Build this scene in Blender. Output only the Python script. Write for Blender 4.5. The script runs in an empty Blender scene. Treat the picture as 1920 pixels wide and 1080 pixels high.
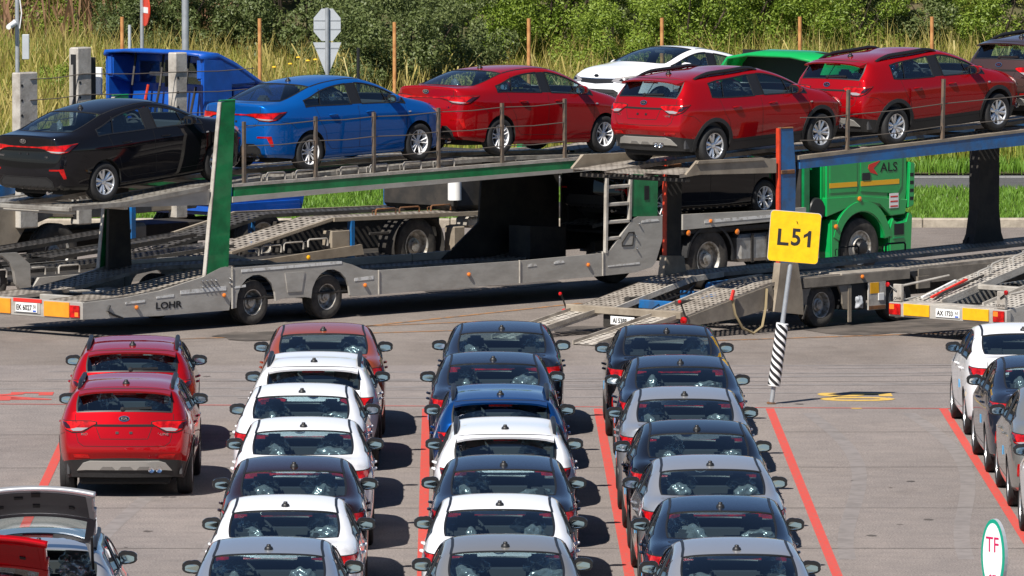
import bpy, bmesh, math, random
import numpy as np
from mathutils import Vector, Matrix
from mathutils.bvhtree import BVHTree
from mathutils.geometry import tessellate_polygon

SC = bpy.context.scene
COL = SC.collection
R = math.radians
random.seed(7)

# ------------------------------------------------------------------ camera
FPX, CAMH = 17000.0, 11.3                       # focal length in photo pixels (1920 wide), camera height
PITCH, YAW = math.atan(1230 / FPX), math.atan(116 / FPX)
cam = bpy.data.cameras.new('camera')
cam.lens, cam.sensor_width = 36 * FPX / 1920, 36
cam.clip_start, cam.clip_end = 1.0, 2000
camo = bpy.data.objects.new('camera', cam)
COL.objects.link(camo)
camo.location = (0, 0, CAMH)
camo.rotation_euler = (R(90) - PITCH, 0, -YAW)
SC.camera = camo

# ------------------------------------------------------------------ sky, sun, exposure
SUN_DIR = Vector((-0.45, -0.77, 1.0)).normalized()      # towards the sun
elev = math.asin(SUN_DIR.z)
azim = math.atan2(SUN_DIR.x, SUN_DIR.y)                 # clockwise from +Y
world = bpy.data.worlds.new('World')
SC.world = world
world.use_nodes = True
wn = world.node_tree.nodes
sky = wn.new('ShaderNodeTexSky')
sky.sky_type = 'NISHITA'
sky.sun_disc = False
sky.sun_elevation = elev
sky.sun_rotation = azim
sky.air_density, sky.dust_density, sky.ozone_density = 1.0, 0.0, 4.5
sky.altitude = 2500
world.node_tree.links.new(sky.outputs[0], wn['Background'].inputs[0])
wn['Background'].inputs[1].default_value = 0.058
sl = bpy.data.lights.new('sun', 'SUN')
sl.energy, sl.angle, sl.color = 5.0, R(0.53), (1.0, 0.94, 0.86)
so = bpy.data.objects.new('sun', sl)
COL.objects.link(so)
so.rotation_euler = SUN_DIR.to_track_quat('Z', 'Y').to_euler()
so.location = (-30, 60, 60)
SC.view_settings.view_transform = 'Standard'
SC.view_settings.look = 'None'
SC.view_settings.exposure = 0.58
SC.view_settings.gamma = 1.0
SC.view_settings.use_curve_mapping = False
SC.render.engine = 'CYCLES'
SC.cycles.use_denoising = True
SC.cycles.max_bounces = 8
SC.cycles.transparent_max_bounces = 24
SC.cycles.caustics_reflective = SC.cycles.caustics_refractive = False

# ------------------------------------------------------------------ materials
MATS = {}
def _nodes(name):
    m = bpy.data.materials.new(name)
    m.use_nodes = True
    nt = m.node_tree
    return m, nt, nt.nodes['Principled BSDF']

def mat(name, col, rough=0.5, metal=0.0, var=0.0, scale=8.0, bump=0.0, bscale=60.0, coat=0.0, col2=None, spec=0.5,
        detail=4.0, lo=0.4, hi=0.62, stretch=None, streak=None):
    """Principled material; noise mixes col with col2 (or a darker/lighter col), fine noise bumps it."""
    if name in MATS:
        return MATS[name]
    m, nt, b = _nodes(name)
    b.inputs['Roughness'].default_value = rough
    b.inputs['Metallic'].default_value = metal
    b.inputs['Coat Weight'].default_value = coat
    b.inputs['Specular IOR Level'].default_value = spec
    c = (*col, 1)
    tc = nt.nodes.new('ShaderNodeTexCoord')
    mp = nt.nodes.new('ShaderNodeMapping')
    nt.links.new(tc.outputs['Object'], mp.inputs[0])
    if stretch:
        mp.inputs['Scale'].default_value = stretch
    if col2 is not None or var:
        n = nt.nodes.new('ShaderNodeTexNoise')
        n.inputs['Scale'].default_value = scale
        n.inputs['Detail'].default_value = detail
        n.inputs['Roughness'].default_value = 0.65
        nt.links.new(mp.outputs[0], n.inputs['Vector'])
        rp = nt.nodes.new('ShaderNodeValToRGB')
        d = col2 if col2 is not None else tuple(x * (1 - var) for x in col)
        rp.color_ramp.elements[0].position = lo
        rp.color_ramp.elements[1].position = hi
        rp.color_ramp.elements[0].color = c
        rp.color_ramp.elements[1].color = (*d, 1)
        nt.links.new(n.outputs['Fac'], rp.inputs[0])
        nt.links.new(rp.outputs[0], b.inputs['Base Color'])
    else:
        b.inputs['Base Color'].default_value = c
    if bump:
        n2 = nt.nodes.new('ShaderNodeTexNoise')
        n2.inputs['Scale'].default_value = bscale
        n2.inputs['Detail'].default_value = 3
        nt.links.new(tc.outputs['Object'], n2.inputs['Vector'])
        bp = nt.nodes.new('ShaderNodeBump')
        bp.inputs['Strength'].default_value = bump
        bp.inputs['Distance'].default_value = 0.02
        nt.links.new(n2.outputs['Fac'], bp.inputs['Height'])
        nt.links.new(bp.outputs[0], b.inputs['Normal'])
    MATS[name] = m
    return m

def paint_material():
    """car paint: colour and flake amount come from each body's own object colour"""
    m, nt, b = _nodes('car_paint')
    oi = nt.nodes.new('ShaderNodeObjectInfo')
    nt.links.new(oi.outputs['Color'], b.inputs['Base Color'])
    nt.links.new(oi.outputs['Alpha'], b.inputs['Metallic'])
    b.inputs['Roughness'].default_value = 0.36
    b.inputs['Coat IOR'].default_value = 1.42
    b.inputs['Specular IOR Level'].default_value = 0.0
    b.inputs['Coat Weight'].default_value = 1.0
    b.inputs['Coat Roughness'].default_value = 0.035
    MATS['paint'] = m

def glass_material(name, tint, ior=1.45, rough=0.01, boost=1.0):
    m, nt, b = _nodes(name)
    nt.nodes.remove(b)
    tr = nt.nodes.new('ShaderNodeBsdfTransparent')
    tr.inputs[0].default_value = (*tint, 1)
    gl = nt.nodes.new('ShaderNodeBsdfGlossy')
    gl.inputs['Roughness'].default_value = rough
    gl.inputs['Color'].default_value = (boost, boost, boost, 1)
    lw = nt.nodes.new('ShaderNodeLayerWeight')         # same on both sides of the pane
    pw = nt.nodes.new('ShaderNodeMath')
    pw.operation = 'POWER'
    pw.inputs[1].default_value = 4.0
    nt.links.new(lw.outputs['Facing'], pw.inputs[0])
    fr = nt.nodes.new('ShaderNodeMath')
    fr.operation = 'MULTIPLY_ADD'
    f0 = ((ior - 1) / (ior + 1)) ** 2
    fr.inputs[1].default_value, fr.inputs[2].default_value = .9 - f0, f0
    nt.links.new(pw.outputs[0], fr.inputs[0])
    mx = nt.nodes.new('ShaderNodeMixShader')
    nt.links.new(fr.outputs[0], mx.inputs[0])
    nt.links.new(tr.outputs[0], mx.inputs[1])
    nt.links.new(gl.outputs[0], mx.inputs[2])
    nt.links.new(mx.outputs[0], nt.nodes['Material Output'].inputs[0])
    MATS[name] = m
    return m

paint_material()
glass_material('glass', (0.68, 0.82, 0.84), 2.15)
glass_material('film', (0.80, 0.85, 0.88), 2.4, 0.24)

# ------------------------------------------------------------------ mesh builder
class MB:
    """collects vertices and faces; build() links them as one mesh object"""
    def __init__(s):
        s.v, s.f = [], []
    def add(s, vs, fs):
        o = len(s.v)
        s.v += [tuple(p) for p in vs]
        s.f += [tuple(i + o for i in q) for q in fs]
        return s
    def box(s, x0, x1, y0, y1, z0, z1, ch=0.0):
        if ch <= 0:
            vs = [(x, y, z) for x in (x0, x1) for y in (y0, y1) for z in (z0, z1)]
            return s.add(vs, [(0, 1, 3, 2), (4, 6, 7, 5), (0, 4, 5, 1), (2, 3, 7, 6), (0, 2, 6, 4), (1, 5, 7, 3)])
        bm = bmesh.new()
        bmesh.ops.create_cube(bm, size=1.0)
        for v in bm.verts:
            v.co = Vector(((x0 + x1) / 2 + v.co.x * (x1 - x0), (y0 + y1) / 2 + v.co.y * (y1 - y0), (z0 + z1) / 2 + v.co.z * (z1 - z0)))
        bmesh.ops.bevel(bm, geom=list(bm.edges), offset=ch, segments=1, affect='EDGES', clamp_overlap=True)
        s.bm(bm)
        return s
    def bm(s, bm):
        bm.verts.index_update()
        s.add([v.co[:] for v in bm.verts], [[v.index for v in f.verts] for f in bm.faces])
        bm.free()
        return s
    def bar(s, a, b, w, h, up=(0, 0, 1)):
        """rectangular bar from a to b, w across, h along up"""
        a, b = Vector(a), Vector(b)
        d = (b - a).normalized()
        u = Vector(up)
        if abs(d.dot(u)) > 0.97:
            u = Vector((1, 0, 0))
        r = d.cross(u).normalized()
        u = r.cross(d).normalized()
        vs = []
        for p in (a, b):
            for i, j in ((-1, -1), (1, -1), (1, 1), (-1, 1)):
                vs.append(p + r * (i * w / 2) + u * (j * h / 2))
        return s.add(vs, [(0, 1, 2, 3), (7, 6, 5, 4), (0, 4, 5, 1), (1, 5, 6, 2), (2, 6, 7, 3), (3, 7, 4, 0)])
    def tube(s, pts, r, n=8, cap=True):
        pts = [Vector(p) for p in pts]
        rs = r if isinstance(r, (list, tuple)) else [r] * len(pts)
        rings = []
        prev = None
        for i, p in enumerate(pts):
            d = (pts[min(i + 1, len(pts) - 1)] - pts[max(i - 1, 0)]).normalized()
            ref = prev if prev is not None else (Vector((0, 0, 1)) if abs(d.z) < 0.9 else Vector((1, 0, 0)))
            a = d.cross(ref).normalized()
            bb = a.cross(d).normalized()
            prev = bb
            rings.append([p + a * (rs[i] * math.cos(2 * math.pi * k / n)) + bb * (rs[i] * math.sin(2 * math.pi * k / n)) for k in range(n)])
        vs = [q for rg in rings for q in rg]
        fs = [(i * n + k, i * n + (k + 1) % n, (i + 1) * n + (k + 1) % n, (i + 1) * n + k) for i in range(len(pts) - 1) for k in range(n)]
        if cap:
            fs += [tuple(range(n - 1, -1, -1)), tuple(range((len(pts) - 1) * n, len(pts) * n))]
        return s.add(vs, fs)
    def lathe(s, prof, n=24, axis='y', c=(0, 0, 0)):
        """prof: (radius, along axis) pairs spun about an axis through c"""
        vs = []
        for r_, h in prof:
            for k in range(n):
                a = 2 * math.pi * k / n
                q = (r_ * math.cos(a), h, r_ * math.sin(a)) if axis == 'y' else ((r_ * math.cos(a), r_ * math.sin(a), h) if axis == 'z' else (h, r_ * math.cos(a), r_ * math.sin(a)))
                vs.append((q[0] + c[0], q[1] + c[1], q[2] + c[2]))
        fs = [(i * n + k, i * n + (k + 1) % n, (i + 1) * n + (k + 1) % n, (i + 1) * n + k) for i in range(len(prof) - 1) for k in range(n)]
        return s.add(vs, fs)
    def prism(s, poly, d0, d1, plane='xz'):
        """polygon in a plane, extruded from d0 to d1 along the third axis; holes not allowed"""
        def P(a, b, d):
            return {'xz': (a, d, b), 'xy': (a, b, d), 'yz': (d, a, b)}[plane]
        n = len(poly)
        vs = [P(a, b, d0) for a, b in poly] + [P(a, b, d1) for a, b in poly]
        tri = tessellate_polygon([[Vector((a, b, 0)) for a, b in poly]])
        fs = [tuple(t) for t in tri] + [tuple(i + n for i in reversed(t)) for t in tri]
        fs += [(i, (i + 1) % n, n + (i + 1) % n, n + i) for i in range(n)]
        return s.add(vs, fs)
    def mesh(s, name, smooth=False, fix=True):
        me = bpy.data.meshes.new(name)
        me.from_pydata(s.v, [], s.f)
        if fix:
            bm = bmesh.new()
            bm.from_mesh(me)
            bmesh.ops.recalc_face_normals(bm, faces=bm.faces)
            bm.to_mesh(me)
            bm.free()
        if smooth:
            shade(me, smooth)
        return me
    def build(s, name, material, parent=None, smooth=False, color=None):
        return obj(name, s.mesh(name, smooth), material, parent, color)

def shade(me, ang=True):
    me.polygons.foreach_set('use_smooth', [True] * len(me.polygons))
    if ang is not True:
        me.set_sharp_from_angle(angle=R(ang))

def obj(name, me, material, parent=None, color=None):
    o = bpy.data.objects.new(name, me)
    COL.objects.link(o)
    if material is not None and len(me.materials) == 0:
        me.materials.append(MATS[material] if isinstance(material, str) else material)
    if parent is not None:
        o.parent = parent
    if color is not None:
        o.color = color
    return o

def empty(name, loc=(0, 0, 0), rz=0.0, parent=None):
    o = bpy.data.objects.new(name, None)
    COL.objects.link(o)
    o.location = loc
    o.rotation_euler = (0, 0, rz)
    o.empty_display_size = 0.3
    o.parent = parent
    return o

def tag(o, label=None, cat=None, group=None, kind=None):
    for k, v in (('label', label), ('category', cat), ('group', group), ('kind', kind)):
        if v:
            o[k] = v
    return o

KIDS = {}
def copy_tree(o, parent=None, edit=None):
    c = o.copy()
    COL.objects.link(c)
    c.parent = parent
    if edit:
        edit(o, c)
    for ch in o.children:
        copy_tree(ch, c, edit)
    return c

def text_mesh(name, txt, size, depth=0.002, bold=False, sx=1.0, align='CENTER'):
    cu = bpy.data.curves.new(name, 'FONT')
    cu.body = txt
    cu.size = size
    cu.extrude = depth
    cu.align_x = align
    cu.align_y = 'CENTER'
    cu.resolution_u = 3
    if bold:
        cu.offset = size * 0.022
    t = bpy.data.objects.new('tmp', cu)
    COL.objects.link(t)
    dg = bpy.context.evaluated_depsgraph_get()
    me = bpy.data.meshes.new_from_object(t.evaluated_get(dg))
    me.name = name
    bpy.data.objects.remove(t)
    if sx != 1.0:
        me.transform(Matrix.Diagonal((sx, 1, 1, 1)))
    return me

def place_text(name, txt, size, material, parent, origin, right, up, bold=False, sx=1.0, depth=0.002):
    """lettering lying in the plane of right and up, centred at origin (parent's coordinates)"""
    me = text_mesh(name, txt, size, depth, bold, sx)
    r_, u_ = Vector(right).normalized(), Vector(up).normalized()
    n_ = r_.cross(u_)
    M = Matrix((r_, u_, n_)).transposed().to_4x4()
    M.translation = Vector(origin)
    me.transform(M)
    return obj(name, me, material, parent)
# ================================================================== setting
def asphalt_material(name, c1, c2, c3, spots=.5):
    m, nt, b = _nodes(name)
    tc = nt.nodes.new('ShaderNodeTexCoord')
    def noise(scale, det, stretch=None, rough=.6):
        n = nt.nodes.new('ShaderNodeTexNoise')
        n.inputs['Scale'].default_value = scale
        n.inputs['Detail'].default_value = det
        n.inputs['Roughness'].default_value = rough
        mp = nt.nodes.new('ShaderNodeMapping')
        if stretch:
            mp.inputs['Scale'].default_value = stretch
        nt.links.new(tc.outputs['Object'], mp.inputs[0])
        nt.links.new(mp.outputs[0], n.inputs['Vector'])
        return n
    def ramp(src, lo, hi, a, bb):
        r_ = nt.nodes.new('ShaderNodeValToRGB')
        r_.color_ramp.elements[0].position, r_.color_ramp.elements[1].position = lo, hi
        r_.color_ramp.elements[0].color, r_.color_ramp.elements[1].color = (*a, 1), (*bb, 1)
        nt.links.new(src.outputs['Fac'], r_.inputs[0])
        return r_
    def mix(fac, a, bb, mode='MIX'):
        x = nt.nodes.new('ShaderNodeMix')
        x.data_type, x.blend_type = 'RGBA', mode
        if isinstance(fac, float):
            x.inputs[0].default_value = fac
        else:
            nt.links.new(fac, x.inputs[0])
        nt.links.new(a, x.inputs[6])
        nt.links.new(bb, x.inputs[7])
        return x.outputs[2]
    big = ramp(noise(.35, 5, (1, .35, 1)), .38, .64, c1, c2)
    grain = ramp(noise(38, 3, None, .8), .30, .72, (.42, .42, .42), (1.58, 1.58, 1.58))
    mid = ramp(noise(2.2, 6), .35, .70, (.90, .90, .90), (1.10, 1.09, 1.07))
    streak = ramp(noise(1.0, 6, (.5, 1.2, 1)), .55, .78, (1, 1, 1), (.84, .83, .82))
    stain = ramp(noise(.55, 7, (1, .5, 1), .7), .60, .74, (1, 1, 1), c3)
    col = mix(1.0, big.outputs[0], mid.outputs[0], 'MULTIPLY')
    col = mix(1.0, col, grain.outputs[0], 'MULTIPLY')
    col = mix(1.0, col, streak.outputs[0], 'MULTIPLY')
    col = mix(spots, col, mix(1.0, col, stain.outputs[0], 'MULTIPLY'))
    nt.links.new(col, b.inputs['Base Color'])
    b.inputs['Roughness'].default_value = .9
    b.inputs['Specular IOR Level'].default_value = .25
    bp = nt.nodes.new('ShaderNodeBump')
    bp.inputs['Strength'].default_value = .35
    bp.inputs['Distance'].default_value = .012
    nt.links.new(noise(55, 3, None, .8).outputs['Fac'], bp.inputs['Height'])
    nt.links.new(bp.outputs[0], b.inputs['Normal'])
    MATS[name] = m
asphalt_material('asphalt', (0.243, 0.214, 0.200), (0.207, 0.184, 0.175), (0.55, 0.52, 0.50), .4)
asphalt_material('asphalt_yard', (0.228, 0.200, 0.182), (0.172, 0.148, 0.132), (0.40, 0.36, 0.33), .9)
asphalt_material('road_asphalt', (0.105, 0.105, 0.105), (0.085, 0.085, 0.085), (0.8, 0.8, 0.8), .3)
mat('soil', (0.11, 0.085, 0.045), 0.95, col2=(0.07, 0.075, 0.02), scale=1.5, bump=.6, bscale=10)
mat('kerb_stone', (0.40, 0.35, 0.28), 0.85, col2=(0.29, 0.25, 0.20), scale=5, bump=.3, bscale=30)
def worn_paint(name, col):
    """road paint, worn through to asphalt colour in small flecks"""
    mat(name, col, .75, col2=(0.20, 0.15, 0.13), scale=14, detail=9, lo=.51, hi=.72)
worn_paint('line_red', (0.53, 0.062, 0.045))
worn_paint('line_yellow', (0.62, 0.40, 0.08))
worn_paint('line_white', (0.70, 0.70, 0.68))
mat('line_orange', (0.36, 0.17, 0.06), .8, col2=(0.15, 0.12, 0.10), scale=6, detail=8, lo=.45, hi=.60)
mat('seam_tar', (0.13, 0.115, 0.105), .8, col2=(0.205, 0.18, 0.168), scale=5, lo=.45, hi=.65, detail=6)
mat('oil_stain', (0.055, 0.048, 0.042), .7, col2=(0.13, 0.11, 0.095), scale=1.4, detail=8)

def sheet(name, pts, z, material, kind='structure', parent=None):
    mb = MB().add([(x, y, z) for x, y in pts], [tuple(range(len(pts)))])
    o = mb.build(name, material, parent)
    if o.data.polygons[0].normal.z < 0:
        o.data.flip_normals()
    if kind and parent is None:
        o['kind'] = kind
    return o

sheet('ground', [(-400, -60), (400, -60), (400, 900), (-400, 900)], -.03, 'soil')
LOT = sheet('parking_lot', [(-60, 60), (60, 60), (60, 139.0), (-60, 140.2)], 0.0, 'asphalt')
YARD = sheet('truck_yard', [(-60, 140.2), (60, 139.0), (60, 172.1), (-60, 172.1)], -.002, 'asphalt_yard')
ROAD = sheet('road', [(-80, 182.6), (80, 182.6), (80, 188.8), (-80, 188.8)], -.004, 'road_asphalt')
def strip(name, a, b, w, z, material, parent):
    a, b = Vector((*a, 0)), Vector((*b, 0))
    d = (b - a).normalized()
    n_ = Vector((-d.y, d.x, 0)) * (w / 2)
    m = max(1, int((b - a).length / 4))
    mb = MB()
    pts = [a.lerp(b, k / m) for k in range(m + 1)]
    vs = []
    for p in pts:
        vs += [p + n_ + Vector((0, 0, z)), p - n_ + Vector((0, 0, z))]
    mb.add(vs, [(2 * k + 1, 2 * k + 3, 2 * k + 2, 2 * k) for k in range(m)])
    return mb.build(name, material, parent)
# painted bay lines
for x0, x1 in ((-5.42, -5.34), (-2.86, -2.83), (-.35, -.33), (2.15, 2.15), (4.66, 4.63), (7.19, 7.17), (9.7, 9.7)):
    strip('bay_line', (x0, 131.75), (x1, 85), .125, .004, 'line_red', LOT)
strip('bay_front_line', (-14, 133.05), (20, 130.95), .07, .0045, 'line_red', LOT)
for k, (xa, ya, xb, yb) in enumerate([(4.6, 127.9, 30, 127.7), (-30, 127.2, 2.0, 127.6), (-30, 122.3, 30, 122.6), (-30, 116.9, 30, 116.6), (-30, 111.75, 30, 111.4), (-30, 106.8, 30, 106.4), (-30, 137.0, 30, 136.2)]):
    strip('paving_seam', (xa, ya), (xb, yb), .055, .003, 'seam_tar', LOT)
# painted row numbers: yellow in front of the sign, red at the left edge
def flat_text(txt, x, y, size, material, rot=0.0, sx=1.0):
    me = text_mesh('bay_number', txt, size, .0005, True, sx)
    me.transform(Matrix.Translation((x, y, .005)) @ Matrix.Rotation(rot, 4, 'Z'))
    return obj('bay_number', me, material, LOT)
flat_text('50', 5.95, 133.75, 1.5, 'line_yellow', R(-90), 1.0)
flat_text('54', -6.55, 134.0, 1.6, 'line_red', R(-90), 1.0)
strip('bay_mark', (5.85, 131.75), (6.0, 131.75), .12, .0055, 'line_yellow', LOT)
# worn orange guide lines and oil stains of the truck yard
for a, b in (((-9, 146.9), (-3.6, 147.9)), ((-1.6, 147.2), (2.2, 152.6)), ((-2.4, 147.0), (.6, 148.6)), ((4.0, 144.4), (8.0, 146.0)), ((-5.0, 144.6), (.8, 146.9))):
    strip('guide_line', a, b, .12, .004, 'line_orange', YARD)
rs = random.Random(3)
for k in range(14):
    cx, cy, rr = rs.uniform(-7, 9), rs.uniform(142.5, 158), rs.uniform(.5, 1.4)
    pts = [(cx + rr * rs.uniform(.7, 1.2) * math.cos(a), cy + 1.5 * rr * rs.uniform(.6, 1.2) * math.sin(a)) for a in [2 * math.pi * q / 14 for q in range(14)]]
    sheet('oil_stain', pts, .0035 + .0003 * k, 'oil_stain', None, YARD)
# tyre tracks where cars swing out of the bays, small oil drips in the bays
mat('tyre_mark', (0.175, 0.158, 0.150), .85, col2=(0.222, 0.20, 0.191), scale=3.0, detail=8, lo=.40, hi=.56)
def track(pts, w, z):
    mb = MB()
    vs = []
    P = [Vector((x, y, z)) for x, y in pts]
    for k, p in enumerate(P):
        d = (P[min(k + 1, len(P) - 1)] - P[max(k - 1, 0)]).normalized()
        n_ = Vector((-d.y, d.x, 0)) * (w / 2)
        vs += [p + n_, p - n_]
    mb.add(vs, [(2 * k + 1, 2 * k + 3, 2 * k + 2, 2 * k) for k in range(len(P) - 1)])
    return mb.build('tyre_mark', 'tyre_mark', LOT)
rt = random.Random(12)
for k in range(9):
    x0, y0 = rt.uniform(-9, 7), rt.uniform(133.5, 138.6)
    c, s_ = rt.uniform(.9, 1), rt.uniform(-.10, .10)
    for off in (0, 1.45):
        track([(x0 + t * 1.0, y0 + off + s_ * t + .012 * rt.choice((-1, 1)) * 0 + .006 * t * t) for t in range(0, rt.randint(7, 13))], .19, .0021 + .0001 * (2 * k + (off > 0)))
for xc in (5.9, -3.4):
    for off in (-.7, .75):
        track([(xc + off + .35 * math.sin(t * .35), 131 - t * 1.6) for t in range(14)], .20, .0016 + .0001 * (off > 0))
for k in range(26):
    cx, cy, rr = rt.choice((-4.4, -1.9, .65, 3.1, 5.9, 5.7, -4.3, -3.2)) + rt.uniform(-.8, .8), rt.uniform(104, 138), rt.uniform(.02, .07)
    pts = [(cx + rr * rt.uniform(.6, 1.2) * math.cos(a), cy + 1.6 * rr * rt.uniform(.6, 1.2) * math.sin(a)) for a in [2 * math.pi * q / 10 for q in range(10)]]
    sheet('oil_drip', pts, .0028 + .00002 * k, 'oil_stain', None, LOT)
# kerb of single stones, grass verge, far road line
KB = empty('kerb', (0, 172.2, 0))
KB['kind'] = 'structure'
stone = MB().box(-.495, .495, 0, .28, -.05, .16, .02).mesh('kerb_stone')
for k in range(44):
    o = obj('kerb_stone', stone, 'kerb_stone', KB)
    o.location = (-21.5 + k * 1.0, 0, random.uniform(-.006, .006))
KB2 = empty('kerb', (0, 182.4, 0))
KB2['kind'] = 'structure'
for k in range(44):
    o = obj('kerb_stone', stone, 'kerb_stone', KB2)
    o.location = (-21.5 + k * 1.0, 0, random.uniform(-.006, .006) - .06)
strip('edge_line', (-60, 188.0), (60, 188.0), .16, .004, 'line_white', ROAD)

# rising ground behind the road
mb = MB()
nx, ny = 60, 30
vs = []
rn = random.Random(5)
for j in range(ny + 1):
    y = 189 + j * 3.2
    for i in range(nx + 1):
        x = -45 + i * 1.5
        h = .02 + max(0, y - 192) * .085 + .25 * math.sin(x * .35 + j) * min(1, max(0, y - 192) / 8)
        vs.append((x, y, h + rn.uniform(0, .06) * (y > 190)))
mb.add(vs, [(j * (nx + 1) + i, j * (nx + 1) + i + 1, (j + 1) * (nx + 1) + i + 1, (j + 1) * (nx + 1) + i) for j in range(ny) for i in range(nx)])
bank = mb.build('hillside', 'soil', None, True)
bank['kind'] = 'structure'
def bank_z(x, y):
    j = (y - 189) / 3.2
    return .02 + max(0, y - 192) * .085 + .25 * math.sin(x * .35 + j) * min(1, max(0, y - 192) / 8)
# ================================================================== cars
mat('trim_black', (0.012, 0.012, 0.013), 0.45)
mat('cladding', (0.022, 0.022, 0.023), 0.6, var=0.25, scale=30)
mat('gap_line', (0.006, 0.006, 0.006), 0.9)
mat('tyre', (0.02, 0.02, 0.021), 0.82, var=0.3, scale=14)
mat('alloy', (0.78, 0.79, 0.80), 0.32, 0.75)
mat('rim_dark', (0.03, 0.03, 0.032), 0.5, 0.3)
mat('chrome', (0.75, 0.76, 0.77), 0.12, 1.0)
mat('skid_dark', (0.26, 0.25, 0.235), 0.45, 0.4)
mat('skid_silver', (0.50, 0.49, 0.46), 0.38, 0.5)
mat('lens_red', (0.58, 0.006, 0.006), 0.15, var=0.6, scale=9, lo=.40, hi=.62, spec=0.5)
mat('lens_red_dark', (0.16, 0.003, 0.006), 0.12, coat=1.0)
mat('lens_smoke', (0.03, 0.004, 0.005), 0.15, coat=1.0)
mat('lens_clear', (0.45, 0.42, 0.40), 0.12, 0.4, coat=1.0)
mat('lens_amber', (0.75, 0.20, 0.02), 0.2, coat=1.0)
mat('mirror_glass', (0.42, 0.44, 0.46), 0.05, 1.0)
mat('seat_fabric', (0.045, 0.045, 0.05), 0.85, var=0.3, scale=20)
mat('interior', (0.05, 0.05, 0.053), 0.7)
mat('headliner', (0.30, 0.29, 0.27), 0.9)
mat('underbody', (0.010, 0.010, 0.010), 0.9)
mat('sticker_blue', (0.08, 0.42, 0.80), 0.5)
mat('sticker_white', (0.80, 0.80, 0.80), 0.5)
mat('rubber_white', (0.75, 0.75, 0.74), 0.6)
mat('badge_dark', (0.02, 0.02, 0.025), 0.2, 0.6)
def film_material():
    m = MATS['film']
    nt = m.node_tree
    old = nt.nodes['Material Output'].inputs[0].links[0].from_node
    df = nt.nodes.new('ShaderNodeBsdfDiffuse')
    df.inputs[0].default_value = (0.8, 0.86, 0.9, 1)
    mx = nt.nodes.new('ShaderNodeMixShader')
    mx.inputs[0].default_value = 0.14
    tc = nt.nodes.new('ShaderNodeTexCoord')
    ns = nt.nodes.new('ShaderNodeTexNoise')
    ns.inputs['Scale'].default_value = 7
    ns.inputs['Detail'].default_value = 2
    bp = nt.nodes.new('ShaderNodeBump')
    bp.inputs['Strength'].default_value = 1.0
    bp.inputs['Distance'].default_value = .05
    nt.links.new(tc.outputs['Object'], ns.inputs['Vector'])
    nt.links.new(ns.outputs['Fac'], bp.inputs['Height'])
    for q in nt.nodes:
        if q.type in ('BSDF_GLOSSY', 'BSDF_DIFFUSE'):
            nt.links.new(bp.outputs[0], q.inputs['Normal'])
    nt.links.new(old.outputs[0], mx.inputs[1])
    nt.links.new(df.outputs[0], mx.inputs[2])
    nt.links.new(mx.outputs[0], nt.nodes['Material Output'].inputs[0])
film_material()

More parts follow.
